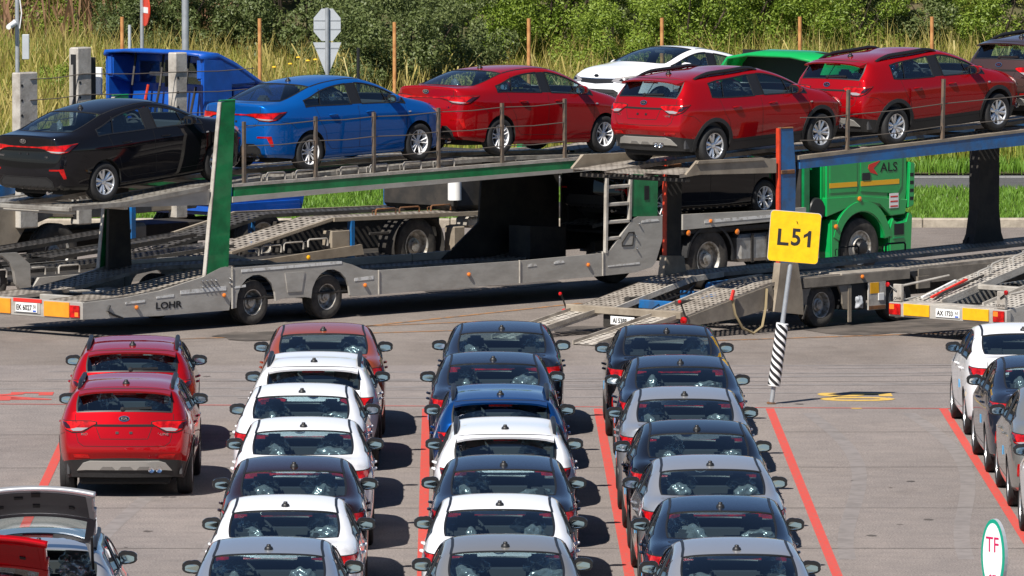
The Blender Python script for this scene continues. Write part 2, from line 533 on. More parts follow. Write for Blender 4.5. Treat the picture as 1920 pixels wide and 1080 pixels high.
def car_tables(kind):
    """control cage: T[i][c] = belt, window top, pillar, mid, centre at each station; W = half width at the shoulder"""
    front = [
        [(-.62, .832, 1.052), (-.62, .672, 1.380), (-.62, .590, 1.440), (-.64, .33, 1.467), (-.65, 0, 1.473)],
        [(-.24, .835, 1.044), (-.24, .658, 1.408), (-.24, .578, 1.464), (-.24, .32, 1.489), (-.24, 0, 1.495)],
        [(-.08, .835, 1.040), (-.08, .658, 1.411), (-.08, .578, 1.465), (-.06, .32, 1.490), (-.06, 0, 1.496)],
        [(.28, .832, 1.030), (.18, .672, 1.388), (.17, .585, 1.444), (.23, .32, 1.470), (.25, 0, 1.476)],
        [(.66, .828, 1.016), (.60, .735, 1.250), (.62, .655, 1.305), (.70, .36, 1.332), (.73, 0, 1.338)],
        [(1.03, .815, .996), (.98, .785, 1.055), (1.03, .715, 1.085), (1.16, .38, 1.108), (1.21, 0, 1.113)],
        [(1.34, .802, .966), (1.35, .725, 1.008), (1.38, .635, 1.036), (1.42, .32, 1.050), (1.43, 0, 1.052)],
        [(1.76, .765, .885), (1.77, .672, .935), (1.79, .572, .960), (1.81, .29, .975), (1.82, 0, .978)],
        [(2.02, .640, .785), (2.05, .560, .825), (2.08, .470, .842), (2.12, .25, .855), (2.14, 0, .858)]]
    if kind == 'sedan':
        rear = [
            [(-2.15, .725, 1.070), (-2.195, .620, 1.125), (-2.215, .53, 1.142), (-2.245, .28, 1.156), (-2.255, 0, 1.160)],
            [(-1.98, .800, 1.078), (-1.99, .695, 1.130), (-1.98, .595, 1.148), (-1.99, .30, 1.156), (-1.99, 0, 1.158)],
            [(-1.72, .828, 1.082), (-1.72, .740, 1.138), (-1.76, .645, 1.158), (-1.85, .33, 1.166), (-1.88, 0, 1.168)],
            [(-1.38, .832, 1.082), (-1.36, .795, 1.135), (-1.43, .660, 1.275), (-1.50, .34, 1.300), (-1.52, 0, 1.305)],
            [(-1.00, .832, 1.066), (-.96, .715, 1.310), (-1.05, .620, 1.390), (-1.11, .34, 1.417), (-1.125, 0, 1.423)]]
        W = [.755, .842, .876, .882, .882]
        X4 = [-2.17, -2.00, -1.70, -1.36, -1.0]
        RC = [(-2.16, .27), (-2.245, .33), (-2.290, .52), (-2.275, .72), (-2.240, .95)]
        glass = {'rear': (2, 4), 'side0': 3}
    else:
        rear = [
            [(-1.86, .760, 1.085), (-1.90, .715, 1.112), (-1.925, .665, 1.122), (-1.985, .34, 1.140), (-2.00, 0, 1.143)],
            [(-1.74, .800, 1.100), (-1.765, .745, 1.190), (-1.815, .675, 1.245), (-1.895, .35, 1.258), (-1.91, 0, 1.260)],
            [(-1.56, .822, 1.098), (-1.60, .705, 1.320), (-1.70, .625, 1.395), (-1.80, .33, 1.420), (-1.815, 0, 1.425)],
            [(-1.32, .830, 1.090), (-1.24, .705, 1.345), (-1.33, .610, 1.430), (-1.36, .33, 1.457), (-1.37, 0, 1.463)],
            [(-1.00, .832, 1.070), (-.98, .685, 1.365), (-1.0, .597, 1.445), (-1.0, .33, 1.473), (-1.0, 0, 1.479)]]
        W = [.775, .838, .872, .884, .884]
        X4 = [-1.95, -1.80, -1.57, -1.27, -1.0]
        RC = [(-1.98, .27), (-2.085, .54), (-2.130, .62), (-2.125, .74), (-2.065, .96)]
        glass = {'rear': (0, 2), 'side0': 3}
    T = rear + front
    W = W + [.882, .882, .882, .882, .880, .878, .868, .835, .690]
    X4 = X4 + [-.62, -.24, -.08, .28, .68, 1.03, 1.34, 1.76, 2.03]
    return T, W, X4, RC, glass

def build_cage(kind):
    T, W, X4, RC, glass = car_tables(kind)
    n = len(T)
    FC = [(2.06, .20), (2.14, .29), (2.175, .44), (2.17, .60), (2.165, .74)]
    if kind == 'sedan':
        zs = [.185, .235, .43, .66, .87]
        rear_z = [.27, .32, .51, .72, .91]
    else:
        zs = [.200, .395, .50, .68, .88]
        rear_z = [.27, .50, .60, .73, .92]
    dys = [-.085, -.035, -.008, 0, 0]
    S = []
    for i in range(n):
        x4 = X4[i]
        wr = max(0, min(1, (-1.35 - x4) / .6))
        wf = max(0, min(1, (x4 - 1.5) / .5))
        row = []
        for r in range(5):
            z = zs[r] * (1 - wr) + rear_z[r] * wr
            z = z * (1 - wf) + (zs[r] * .98 - (.03 if r == 4 else 0)) * wf
            if r == 4:
                z += (T[i][0][2] - 1.04) * .45
            dx = 0
            if i == 0:
                dx = (RC[r][0] - RC[4][0]) * .95
            if i == n - 1:
                dx = (FC[r][0] - FC[4][0])
            row.append((x4 + dx, W[i] + dys[r] - (0.012 if r == 2 and i in (4, 5, 6, 7, 8) else 0), z))
        S.append(row + [T[i][0]])
    bm = bmesh.new()
    V = {}
    def vert(key, co, sg):
        if abs(co[1]) < 1e-6:
            sg = 0
        k = (key, sg)
        if k not in V:
            V[k] = bm.verts.new((co[0], co[1] * (sg if sg else 1), co[2]))
        return V[k]
    def sv(i, r, sg):
        return vert(('s', i, r), S[i][r], sg) if r < 5 else tv(i, 0, sg)
    def tv(i, c, sg):
        return vert(('t', i, c), T[i][c], sg)
    def ev(end, r, c, sg):
        i = 0 if end == 'R' else n - 1
        if r == 5:
            return tv(i, c, sg)
        if c == 0:
            return sv(i, r, sg)
        fr = T[i][c][1] / T[i][0][1]
        C = (RC if end == 'R' else FC)[r]
        q = fr ** 2.6
        return vert((end, r, c), (C[0] + (S[i][r][0] - C[0]) * q, S[i][r][1] * fr, C[1] + (S[i][r][2] - C[1]) * fr ** 2), sg)
    mats = {}
    faces = []
    def quad(vs, m):
        try:
            f = bm.faces.new(vs)
            f.material_index = m
        except ValueError:
            pass
    g0, g1 = glass['rear']
    for sg in (1, -1):
        for i in range(n - 1):
            for r in range(5):
                quad([sv(i, r, sg), sv(i + 1, r, sg), sv(i + 1, r + 1, sg), sv(i, r + 1, sg)], 6 if (kind == 'hatch' and r == 0) else 0)
            for c in range(4):
                m = 0
                if c == 0 and glass['side0'] <= i <= 9:
                    m = 5 if i == 6 else (4 if i < 6 else 3)
                elif c >= 2 and g0 <= i < g1:
                    m = 2
                elif c >= 2 and i in (8, 9):
                    m = 1
                quad([tv(i, c, sg), tv(i + 1, c, sg), tv(i + 1, c + 1, sg), tv(i, c + 1, sg)], m)
        for r in range(5):
            for c in range(4):
                quad([ev('R', r, c, sg), ev('R', r + 1, c, sg), ev('R', r + 1, c + 1, sg), ev('R', r, c + 1, sg)], 6 if (kind == 'hatch' and r == 0) else 0)
                quad([ev('F', r, c, sg), ev('F', r + 1, c, sg), ev('F', r + 1, c + 1, sg), ev('F', r, c + 1, sg)], 0)
    cr = bm.edges.layers.float.new('crease_edge')
    def crease(a, b, w):
        e = bm.edges.get((a, b))
        if e:
            e[cr] = w
    for sg in (1, -1):
        for i in range(n - 1):
            crease(sv(i, 4, sg), sv(i + 1, 4, sg), .45)
            crease(sv(i, 1, sg), sv(i + 1, 1, sg), .5)
            crease(sv(i, 0, sg), sv(i + 1, 0, sg), 1)
            if 3 <= i <= 9:
                crease(tv(i, 0, sg), tv(i + 1, 0, sg), .6)
                crease(tv(i, 1, sg), tv(i + 1, 1, sg), .4)
            if 9 <= i:
                crease(tv(i, 1, sg), tv(i + 1, 1, sg), .35)
        for c in range(4):
            crease(tv(0, c, sg), tv(0, c + 1, sg), .75)
            crease(ev('R', 4, c, sg), ev('R', 4, c + 1, sg), .35 if kind == 'sedan' else .5)
            crease(ev('R', 2, c, sg), ev('R', 2, c + 1, sg), .45)
            crease(ev('R', 1, c, sg), ev('R', 1, c + 1, sg), .6)
            for st in ((g1, 9) if False else (g1,)):
                crease(tv(st, c, sg), tv(st, c + 1, sg), .55 if kind == 'hatch' and c >= 1 else .2)
            if kind == 'sedan' and c >= 2:
                crease(tv(2, c, sg), tv(2, c + 1, sg), .5)
            if c >= 2:
                crease(tv(10, c, sg), tv(10, c + 1, sg), .5)
    bmesh.ops.recalc_face_normals(bm, faces=bm.faces)
    me = bpy.data.meshes.new('cage')
    bm.to_mesh(me)
    bm.free()
    o = bpy.data.objects.new('cage', me)
    COL.objects.link(o)
    md = o.modifiers.new('s', 'SUBSURF')
    md.levels = md.render_levels = 3
    dg = bpy.context.evaluated_depsgraph_get()
    ev_ = bpy.data.meshes.new_from_object(o.evaluated_get(dg))
    bpy.data.objects.remove(o)
    return ev_

WHEELS = [(-1.30, 1), (-1.30, -1), (1.30, 1), (1.30, -1)]
WR = .318

class Shell:
    """subdivided body: faces, normals, material classes and a BVH for laying things on the surface"""
    def __init__(s, kind):
        s.kind = kind
        me = build_cage(kind)
        s.V = np.array([v.co[:] for v in me.vertices])
        s.N = np.array([v.normal[:] for v in me.vertices])
        s.F = [tuple(p.vertices) for p in me.polygons]
        s.M = [p.material_index for p in me.polygons]
        s.C = np.array([p.center[:] for p in me.polygons])
        s.bvh = BVHTree.FromPolygons([Vector(v) for v in s.V], s.F)
        s.RA = .362 if kind == 'sedan' else .385
        s.zA = .325
        cut = np.zeros(len(s.F), bool)
        for ax, sg in WHEELS:
            d = np.hypot(s.C[:, 0] - ax, s.C[:, 2] - s.zA)
            cut |= (d < s.RA) & (s.C[:, 1] * sg > .5)
        s.cut = cut
        edge_owner = {}
        for fi, f in enumerate(s.F):
            for k in range(len(f)):
                e = tuple(sorted((f[k], f[(k + 1) % len(f)])))
                edge_owner.setdefault(e, []).append(fi)
        s.edges = edge_owner
        bnd = set()
        s.arch_edges = []
        for e, fs in edge_owner.items():
            cs = [cut[x] for x in fs]
            if any(cs) and not all(cs):
                s.arch_edges.append(e)
                bnd.update(e)
        for vi in bnd:
            v = s.V[vi]
            ax = -1.30 if v[0] < 0 else 1.30
            dx, dz = v[0] - ax, v[2] - s.zA
            d = math.hypot(dx, dz)
            if d > 1e-4 and v[2] > .22:
                s.V[vi, 0] = ax + dx / d * s.RA
                s.V[vi, 2] = s.zA + dz / d * s.RA
    def sub(s, name, ids, off=0.0):
        used = {}
        vs, ns, fs = [], [], []
        for fi in ids:
            q = []
            for vi in s.F[fi]:
                if vi not in used:
                    used[vi] = len(vs)
                    vs.append(tuple(s.V[vi] + s.N[vi] * off))
                    ns.append(tuple(s.N[vi]))
                q.append(used[vi])
            fs.append(q)
        me = bpy.data.meshes.new(name)
        me.from_pydata(vs, [], fs)
        shade(me)
        me.normals_split_custom_set_from_vertices(ns)
        return me
    def side(s, x, z, sg):
        h = s.bvh.ray_cast(Vector((x, sg * 2, z)), Vector((0, -sg, 0)))
        return h[0], h[1]
    def rear(s, y, z):
        h = s.bvh.ray_cast(Vector((-4, y, z)), Vector((1, 0, 0)))
        return h[0], h[1]
    def frontp(s, y, z):
        h = s.bvh.ray_cast(Vector((4, y, z)), Vector((-1, 0, 0)))
        return h[0], h[1]
    def top(s, x, y):
        h = s.bvh.ray_cast(Vector((x, y, 3)), Vector((0, 0, -1)))
        return h[0], h[1]
    def corner(s, th, z, sg, cx=-1.6, cy=.30):
        """ray towards a vertical axis near a rear corner: th degrees from straight behind, round to the side"""
        a = R(th)
        d = Vector((-math.cos(a), math.sin(a) * sg, 0))
        o = Vector((cx, cy * sg, z))
        h = s.bvh.ray_cast(o + d * 3, -d)
        return h[0], h[1]
    def fcorner(s, th, z, sg, cx=1.5, cy=.30):
        a = R(th)
        d = Vector((math.cos(a), math.sin(a) * sg, 0))
        o = Vector((cx, cy * sg, z))
        h = s.bvh.ray_cast(o + d * 3, -d)
        return h[0], h[1]

def patch(mb, poly, fn, off=.004, back=.006, step=.05, scale=(1, 1)):
    """polygon in two surface parameters, cut fine, laid on the body by fn and lifted by off, with a rim going back in"""
    bm = bmesh.new()
    vs = [bm.verts.new((a * scale[0], b * scale[1], 0)) for a, b in poly]
    f = bm.faces.new(vs)
    bmesh.ops.triangulate(bm, faces=[f])
    for _ in range(5):
        long = [e for e in bm.edges if e.calc_length() > step]
        if not long:
            break
        bmesh.ops.subdivide_edges(bm, edges=long, cuts=1)
        bmesh.ops.triangulate(bm, faces=bm.faces[:])
    bm.verts.index_update()
    P, ok = [], True
    for v in bm.verts:
        p, n = fn(v.co.x / scale[0], v.co.y / scale[1])
        if p is None:
            bm.free()
            return mb
        P.append((p, n))
    base = [p + n * off for p, n in P]
    fs = [[v.index for v in q.verts] for q in bm.faces]
    n0 = len(base)
    rim, ridx = [], {}
    for e in bm.edges:
        if len(e.link_faces) == 1:
            a, b = [v.index for v in e.verts]
            for q in (a, b):
                if q not in ridx:
                    ridx[q] = n0 + len(rim)
                    rim.append(P[q][0] - P[q][1] * back)
            fs.append([a, b, ridx[b], ridx[a]])
    bm.free()
    mb.add(base + rim, fs)
    return mb

def ribbon(mb, pts, fn, w=.006, off=.0015, n=None):
    """thin strip along a path of surface parameters"""
    P = []
    for k in range(len(pts) - 1):
        m = max(2, int(math.hypot(pts[k + 1][0] - pts[k][0], pts[k + 1][1] - pts[k][1]) / .04)) if n is None else n
        for j in range(m + (k == len(pts) - 2)):
            t = j / m
            P.append((pts[k][0] * (1 - t) + pts[k + 1][0] * t, pts[k][1] * (1 - t) + pts[k + 1][1] * t))
    Q = [fn(*p) for p in P]
    Q = [q for q in Q if q[0] is not None]
    vs, fs = [], []
    for k, (p, nn) in enumerate(Q):
        t = (Q[min(k + 1, len(Q) - 1)][0] - Q[max(k - 1, 0)][0])
        if t.length < 1e-6:
            t = Vector((0, 0, 1))
        c = t.normalized().cross(nn).normalized() * (w / 2)
        vs += [p + nn * off + c, p + nn * off - c]
        if k:
            if (p - Q[k - 1][0]).length < .25:
                fs.append((2 * k - 2, 2 * k - 1, 2 * k + 1, 2 * k))
    mb.add(vs, fs)
    return mb

def soft_box(x0, x1, y0, y1, z0, z1, lv=2, taper=1.0, lean=0.0):
    bm = bmesh.new()
    bmesh.ops.create_cube(bm, size=1.0)
    for v in bm.verts:
        k = taper if v.co.z > 0 else 1
        v.co = Vector(((x0 + x1) / 2 + v.co.x * (x1 - x0) + (lean if v.co.z > 0 else 0), (y0 + y1) / 2 + v.co.y * (y1 - y0) * k, (z0 + z1) / 2 + v.co.z * (z1 - z0)))
    bmesh.ops.bevel(bm, geom=list(bm.edges), offset=min(x1 - x0, y1 - y0, z1 - z0) * .3, segments=2, affect='EDGES')
    return bm

def rim_mesh(style):
    """wheel centred at origin, axle along y, outer face at +y"""
    mb = MB()
    mb.lathe([(.205, .065), (.212, .085), (.206, .092), (.197, .088), (.19, .06), (.186, -.07)], 36)
    mb.lathe([(0.001, .062), (.034, .064), (.05, .058), (.056, .03), (.056, -.02)], 24)
    n = 10
    for k in range(n):
        a = 2 * math.pi * k / n + ((.07 if k % 2 else -.07) if style == 'blade' else (.1 if k % 2 else -.1))
        ca, sa = math.cos(a), math.sin(a)
        w0, w1, w2 = (.026, .062, .050) if style == 'blade' else (.016, .020, .026)
        sec = [(.045, w0, .058), (.12, w1, .072), (.195, w2, .080)]
        vs = []
        for rr, w, y in sec:
            for t, yy in ((-w / 2, y - .006), (0, y + .006), (w / 2, y - .006), (w / 2, y - .03), (-w / 2, y - .03)):
                vs.append((rr * ca - t * sa, yy, rr * sa + t * ca))
        fs = []
        for j in range(2):
            for q in range(5):
                fs.append((j * 5 + q, j * 5 + (q + 1) % 5, (j + 1) * 5 + (q + 1) % 5, (j + 1) * 5 + q))
        mb.add(vs, fs)
    return mb.mesh('rim_' + style, 35)

def tyre_mesh():
    mb = MB()
    mb.lathe([(.200, .084), (.214, .097), (.255, .104), (.292, .099), (.310, .086), (.318, .062), (.318, .030), (.314, .028), (.314, .022), (.318, .020), (.318, -.02), (.314, -.022), (.314, -.028), (.318, -.03), (.318, -.062), (.310, -.086), (.255, -.104), (.214, -.097), (.200, -.084)], 40)
    return mb.mesh('wheel', 40)

RIMS = {k: rim_mesh(k) for k in ('blade', 'spoke')}
TYRE = tyre_mesh()
HUB = MB().lathe([(.001, .0), (.192, .0), (.192, -.03)], 28).mesh('brake_disc')
NUTM = MB().lathe([(.001, .066), (.026, .066), (.028, .06)], 16).mesh('hub_cap')

def crumple(seed, sx, sy, sz):
    rnd = random.Random(seed)
    bm = bmesh.new()
    bmesh.ops.create_icosphere(bm, subdivisions=4, radius=1)
    for v in bm.verts:
        k = 1 + rnd.uniform(-.04, .04) + .12 * math.sin(7 * v.co.y + seed) * math.cos(6 * v.co.z)
        v.co = Vector((v.co.x * sx * k, v.co.y * sy * k, max(v.co.z, -.5) * sz * k))
    mb = MB()
    mb.bm(bm)
    return mb.mesh('plastic_cover', True)
COVERS = [crumple(k, .08, .20, .12) for k in range(4)]

def make_car(kind, open_gate=False):
    s = Shell(kind)
    root = empty(kind)
    hatch = kind == 'hatch'
    side_f = lambda sg: (lambda x, z: s.side(x, z, sg))
    M, C, cut = s.M, s.C, s.cut
    # ---- split the shell
    grp = {}
    N0 = np.array([s.N[list(f)].mean(0) for f in s.F])
    for fi in range(len(s.F)):
        if cut[fi]:
            continue
        x, y, z = C[fi]
        sg = 1 if y > 0 else -1
        m = M[fi]
        if m == 1: k = ('windscreen', 0)
        elif m == 2: k = ('rear_window', 0)
        elif m == 3: k = ('front_side_window', sg)
        elif m == 4: k = ('rear_side_window', sg)
        elif m == 5: k = ('pillar_trim', sg)
        elif m == 6: k = ('cladding', 0)
        elif abs(y) > .7 and -.14 < x < .98 and .31 < z < 1.045: k = ('front_door', sg)
        elif abs(y) > .7 and -.96 < x <= -.14 and .31 < z < 1.065: k = ('rear_door', sg)
        elif x > 1.12 and z > .82 and abs(y) < .72 and N0[fi][2] > .5: k = ('bonnet', 0)
        elif hatch and x < -1.78 and abs(y) < .64 and z > .66: k = ('tailgate', 0)
        elif not hatch and x < -1.72 and abs(y) < .60 and z > .78: k = ('boot_lid', 0)
        else: k = ('body', 0)
        grp.setdefault(k, []).append(fi)
    parts = {}
    for k, ids in grp.items():
        nm = k[0]
        mt = {'windscreen': 'glass', 'rear_window': 'glass', 'front_side_window': 'glass', 'rear_side_window': 'glass', 'pillar_trim': 'trim_black', 'cladding': 'cladding'}.get(nm, 'paint')
        if open_gate and nm in ('tailgate', 'rear_window'):
            continue
        nmo = {'front_side_window': 'side_window', 'rear_side_window': 'side_window', 'front_door': 'door', 'rear_door': 'door'}.get(nm, nm)
        parts[k] = obj(nmo, s.sub(nmo, ids, -.007 if mt == 'glass' else (-.003 if nm == 'pillar_trim' else 0)), mt, root)
        if mt == 'paint':
            parts[k]['paint'] = 1
    # ---- window seals: black rim round every opening, going in
    seals = {}
    for e, own in s.edges.items():
        if len(own) != 2:
            continue
        ga = M[own[0]] in (1, 2, 3, 4)
        gb = M[own[1]] in (1, 2, 3, 4)
        if ga == gb:
            continue
        if open_gate and 2 in (M[own[0]], M[own[1]]):
            continue
        gf = own[0] if ga else own[1]
        c = Vector(C[gf])
        q = []
        for vi in e:
            p, nn = Vector(s.V[vi]), Vector(s.N[vi])
            t = (c - p)
            ev_ = (Vector(s.V[e[1]]) - Vector(s.V[e[0]])).normalized()
            t = (t - ev_ * t.dot(ev_)).normalized()
            q.append((p, nn, t))
        gk = (M[gf], 0 if M[gf] in (1, 2) else (1 if c.y > 0 else -1))
        vs, fs = seals.setdefault(gk, ([], []))
        b = len(vs)
        for p, nn, t in q:
            vs += [p + nn * .003 - t * .008, p + nn * .003 + t * .012, p - nn * .012 + t * .014]
        fs += [(b, b + 1, b + 4, b + 3), (b + 1, b + 2, b + 5, b + 4)]
    WN = {1: 'windscreen', 2: 'rear_window', 3: 'front_side_window', 4: 'rear_side_window'}
    for gk, (vs, fs) in seals.items():
        pane = parts.get((WN[gk[0]], gk[1]))
        if pane is not None:
            MB().add(vs, fs).build('window_seal', 'trim_black', pane)
    # ---- wheel wells
    for ax, sg in WHEELS:
        vs, fs = [], []
        for e in s.arch_edges:
            a, b = s.V[e[0]], s.V[e[1]]
            if (a[0] < 0) != (ax < 0) or a[1] * sg < 0:
                continue
            k = len(vs)
            vs += [tuple(a), tuple(b), (b[0], .52 * sg, b[2]), (a[0], .52 * sg, a[2])]
            fs.append((k, k + 1, k + 2, k + 3))
        k = len(vs)
        vs += [(ax - .38, .525 * sg, .2), (ax + .38, .525 * sg, .2), (ax + .38, .525 * sg, .72), (ax - .38, .525 * sg, .72)]
        fs.append((k, k + 1, k + 2, k + 3))
        MB().add(vs, fs).build('wheel_arch_liner', 'underbody', root)
    if hatch:
        for ax, sg in WHEELS:
            mb = MB()
            poly = []
            a0, a1 = -8, 188
            for k in range(15):
                a = R(a0 + (a1 - a0) * k / 14)
                poly.append((ax + math.cos(a) * (s.RA + .002), s.zA + math.sin(a) * (s.RA + .002)))
            for k in range(15):
                a = R(a1 + (a0 - a1) * k / 14)
                poly.append((ax + math.cos(a) * (s.RA + .066), s.zA + math.sin(a) * (s.RA + .066)))
            for k in range(14):
                patch(mb, [poly[k], poly[k + 1], poly[28 - k], poly[29 - k]], side_f(sg), .008, .004)
            mb.build('arch_cladding', 'cladding', root)
    # ---- underbody and interior
    xr = -2.05 if not hatch else -1.95
    MB().box(xr + .1, 1.95, -.60, .60, .17, .30, .03).build('underbody', 'underbody', root)
    MB().box(-1.0, .95, -.80, .80, .20, .28).build('floor_pan', 'underbody', root)
    if not hatch:
        mb = MB().box(-1.78, -1.02, -.66, .66, 1.06, 1.08)
        mb.build('parcel_shelf', 'interior', root)
    else:
        if not open_gate:
            MB().box(-1.90, -1.12, -.66, .66, .92, .94).build('parcel_shelf', 'interior', root)
        MB().box(-1.93, -1.0, -.66, .66, .50, .56).build('boot_floor', 'interior', root)
    for sg in (1, -1):
        MB().box(-1.9 if hatch else -1.7, 1.0, sg * .735 - .02, sg * .735 + .02, .3, 1.0, .01).build('door_card', 'interior', root)
    mb = MB()
    mb.bm(soft_box(.68, 1.12, -.74, .74, .62, 1.02))
    mb.bm(soft_box(.60, .82, .16, .62, .93, 1.06))
    mb.build('dashboard', 'interior', root, 40)
    mb = MB()
    pts = [(.56 + .06 * math.sin(a) * .5, .37 + .185 * math.cos(a), .98 + .17 * math.sin(a)) for a in [2 * math.pi * k / 20 for k in range(21)]]
    mb.tube(pts, .016, 6, False)
    mb.bar((.57, .19, .98), (.57, .55, .98), .03, .05)
    mb.build('steering_wheel', 'interior', root, 40)
    for sg in (1, -1):
        mb = MB()
        mb.bm(soft_box(-.28, .30, sg * .37 - .25, sg * .37 + .25, .30, .52))
        mb.bm(soft_box(-.34, -.14, sg * .37 - .24, sg * .37 + .24, .46, 1.10, taper=.8, lean=-.10))
        mb.bm(soft_box(-.47, -.35, sg * .37 - .13, sg * .37 + .13, 1.12, 1.31, taper=.85, lean=-.02))
        mb.tube([(-.40, sg * .37 - .05, 1.0), (-.41, sg * .37 - .05, 1.12)], .008, 6)
        mb.tube([(-.40, sg * .37 + .05, 1.0), (-.41, sg * .37 + .05, 1.12)], .008, 6)
        mb.build('front_seat', 'seat_fabric', root, 40)
    mb = MB()
    mb.bm(soft_box(-1.00, -.45, -.66, .66, .28, .50))
    mb.bm(soft_box(-1.12, -.92, -.66, .66, .45, 1.05, taper=.96, lean=-.08))
    for yy in (-.40, .40):
        mb.bm(soft_box(-1.17, -1.05, yy - .13, yy + .13, 1.05, 1.20, taper=.85))
    mb.build('rear_seat', 'seat_fabric', root, 40)
    for q, (yy, zz, xx) in enumerate([(-.40, 1.12, -1.12), (.40, 1.12, -1.12)] + ([(0, 1.1, -1.12)] if hatch else [])):
        c = obj('plastic_cover', COVERS[q], 'film', root)
        c.location = (xx, yy, zz)
        c.rotation_euler = (0, 0, q * 2.1)
    for q, yy in enumerate((-.37, .37)):
        c = obj('plastic_cover', COVERS[2 + q], 'film', root)
        c.location = (-.43, yy, 1.17)
        c.scale = (1.1, .95, 1.2)
    mb = MB()
    hx = [(.12, -.02), (-.3, -.035), (-.7, -.035), (-1.0, -.03)] + ([(-1.45, -.035)] if hatch else [])
    grid = []
    for x, dz in hx:
        for y in (-.5, -.25, 0, .25, .5):
            grid.append(s.top(x, y)[0] + Vector((0, 0, dz)))
    mb.add(grid, [(i * 5 + j, i * 5 + j + 1, i * 5 + j + 6, i * 5 + j + 5) for i in range(len(hx) - 1) for j in range(4)])
    mb.build('headliner', 'headliner', root)
    mb = MB()
    mb.bm(soft_box(.44, .47, -.12, .12, 1.32, 1.38))
    mb.build('rear_view_mirror', 'interior', root)
    # ---- seams
    for sg in (1, -1):
        f = side_f(sg)
        mb = MB()
        ribbon(mb, [(.98, .99), (1.0, .78), (.99, .50), (.93, .345), (.85, .335), (-.14, .335)], f)
        mb.build('door_gap', 'gap_line', root)
        mb = MB()
        ribbon(mb, [(-.14, 1.03), (-.14, .335), (-.80, .345), (-.90, .44)], f)
        if hatch:
            ribbon(mb, [(-.90, .48), (-.95, .70), (-1.06, .84), (-1.14, 1.07)], f)
        else:
            ribbon(mb, [(-.90, .44), (-.95, .66), (-1.07, .82), (-1.15, 1.06)], f)
        mb.build('door_gap', 'gap_line', root)
        mb = MB()
        ribbon(mb, [(1.60, .90), (1.66, .74)], f)
        mb.build('bumper_gap', 'gap_line', root)
    mb = MB()
    if hatch:
        ribbon(mb, [(-.64, 1.10), (-.64, .90), (-.60, .74), (-.53, .69), (.53, .69), (.60, .74), (.64, .90), (.64, 1.10)], s.rear, .007)
        mb.build('tailgate_gap', 'gap_line', root)
        mb = MB()
        ribbon(mb, [(-.37, .945), (-.31, .785), (.31, .785), (.37, .945), (-.37, .945)], s.rear, .008)
        ribbon(mb, [(-.40, .958), (.40, .958)], s.rear, .03, .004)  # wide dark strip paints the shadow line along the recess top
        mb.build('recess_edge_shade', 'gap_line', root)
    else:
        ribbon(mb, [(-.60, 1.12), (-.60, .90), (-.54, .80), (-.44, .77), (.44, .77), (.54, .80), (.60, .90), (.60, 1.12)], s.rear, .007)
        mb.build('boot_gap', 'gap_line', root)
    for sg in (1, -1):
        mb = MB()
        ribbon(mb, [(1.16, sg * .70), (1.5, sg * .68), (1.9, sg * .60)], s.top, .006)
        mb.build('bonnet_gap', 'gap_line', root)
    # bumper top edge line on the sides
    for sg in (1, -1):
        mb = MB()
        ribbon(mb, [(-1.62, .72), (-1.75, .82), (-1.95, .86)], side_f(sg), .005)
        mb.build('bumper_gap', 'gap_line', root)
    # ---- lamps
    for sg in (1, -1):
        mb, mc, md = MB(), MB(), MB()
        cf = lambda a, b: s.corner(a, b, sg)
        if hatch:
            patch(mb, [(9, .975), (20, .930), (30, .878), (43, .870), (52, .905), (58, .95), (66, 1.005), (50, 1.005), (34, 1.008), (18, 1.008), (9, .995)], cf, .012, .01, 4, (1, 40))
            patch(mc, [(21, .925), (31, .884), (42, .880), (46, .905), (38, .925)], cf, .018, .004, 4, (1, 40))
            patch(md, [(46, .915), (51, .915), (57, .958), (64, 1.0), (54, .99), (48, .95)], cf, .018, .004, 4, (1, 40))
        else:
            patch(mb, [(4, .962), (16, .940), (26, .885), (40, .870), (50, .895), (57, .945), (66, 1.005), (50, 1.0), (34, .998), (16, .995), (4, .982)], cf, .012, .01, 4, (1, 40))
            patch(mc, [(19, .920), (27, .892), (38, .880), (45, .895), (38, .906)], cf, .018, .004, 4, (1, 40))
            patch(md, [(44, .905), (50, .908), (57, .955), (64, 1.0), (54, .985), (47, .94)], cf, .018, .004, 4, (1, 40))
        mg = MB()
        lp = ([(7, .978), (19, .922), (29, .866), (43, .858), (53, .895), (59, .94), (69, 1.016), (50, 1.017), (34, 1.020), (18, 1.020), (7, 1.005)] if hatch else
              [(2, .955), (15, .930), (25, .873), (40, .858), (51, .885), (58, .937), (69, 1.016), (50, 1.012), (34, 1.010), (16, 1.007), (2, .990)])
        patch(mg, lp, cf, .006, .006, 4, (1, 40))
        tl = mb.build('tail_light', 'lens_red', root)
        mg.build('lamp_surround', 'gap_line', tl)
        mc.build('reversing_lens', 'lens_clear', tl)
        md.build('lamp_housing', 'lens_smoke', tl)
        mb = MB()
        ff = lambda a, b: s.fcorner(a, b, sg)
        patch(mb, [(6, .70), (30, .665), (46, .70), (60, .80), (68, .865), (50, .835), (30, .795), (12, .76)], ff, .010, .01, 4, (1, 40))
        hl = mb.build('headlight', 'lens_clear', root)
        mb = MB()
        patch(mb, [(20, .715), (36, .70), (50, .765), (36, .765), (24, .75)], ff, .015, .004, 4, (1, 40))
        mb.build('headlight_bowl', 'badge_dark', hl)
        # bumper reflector
        mb = MB()
        if hatch:
            patch(mb, [(18, .535), (40, .54), (40, .578), (20, .575)], cf, .006, .006, 4, (1, 40))
        else:
            patch(mb, [(22, .595), (36, .597), (41, .46), (45, .46), (42, .622), (22, .622)], cf, .006, .006, 4, (1, 40))
        mb.build('bumper_reflector', 'lens_red', root)
        # side repeater
        mb = MB()
        patch(mb, [(1.035, .842), (1.045, .858), (1.085, .86), (1.10, .845), (1.06, .835)], side_f(sg), .006, .004)
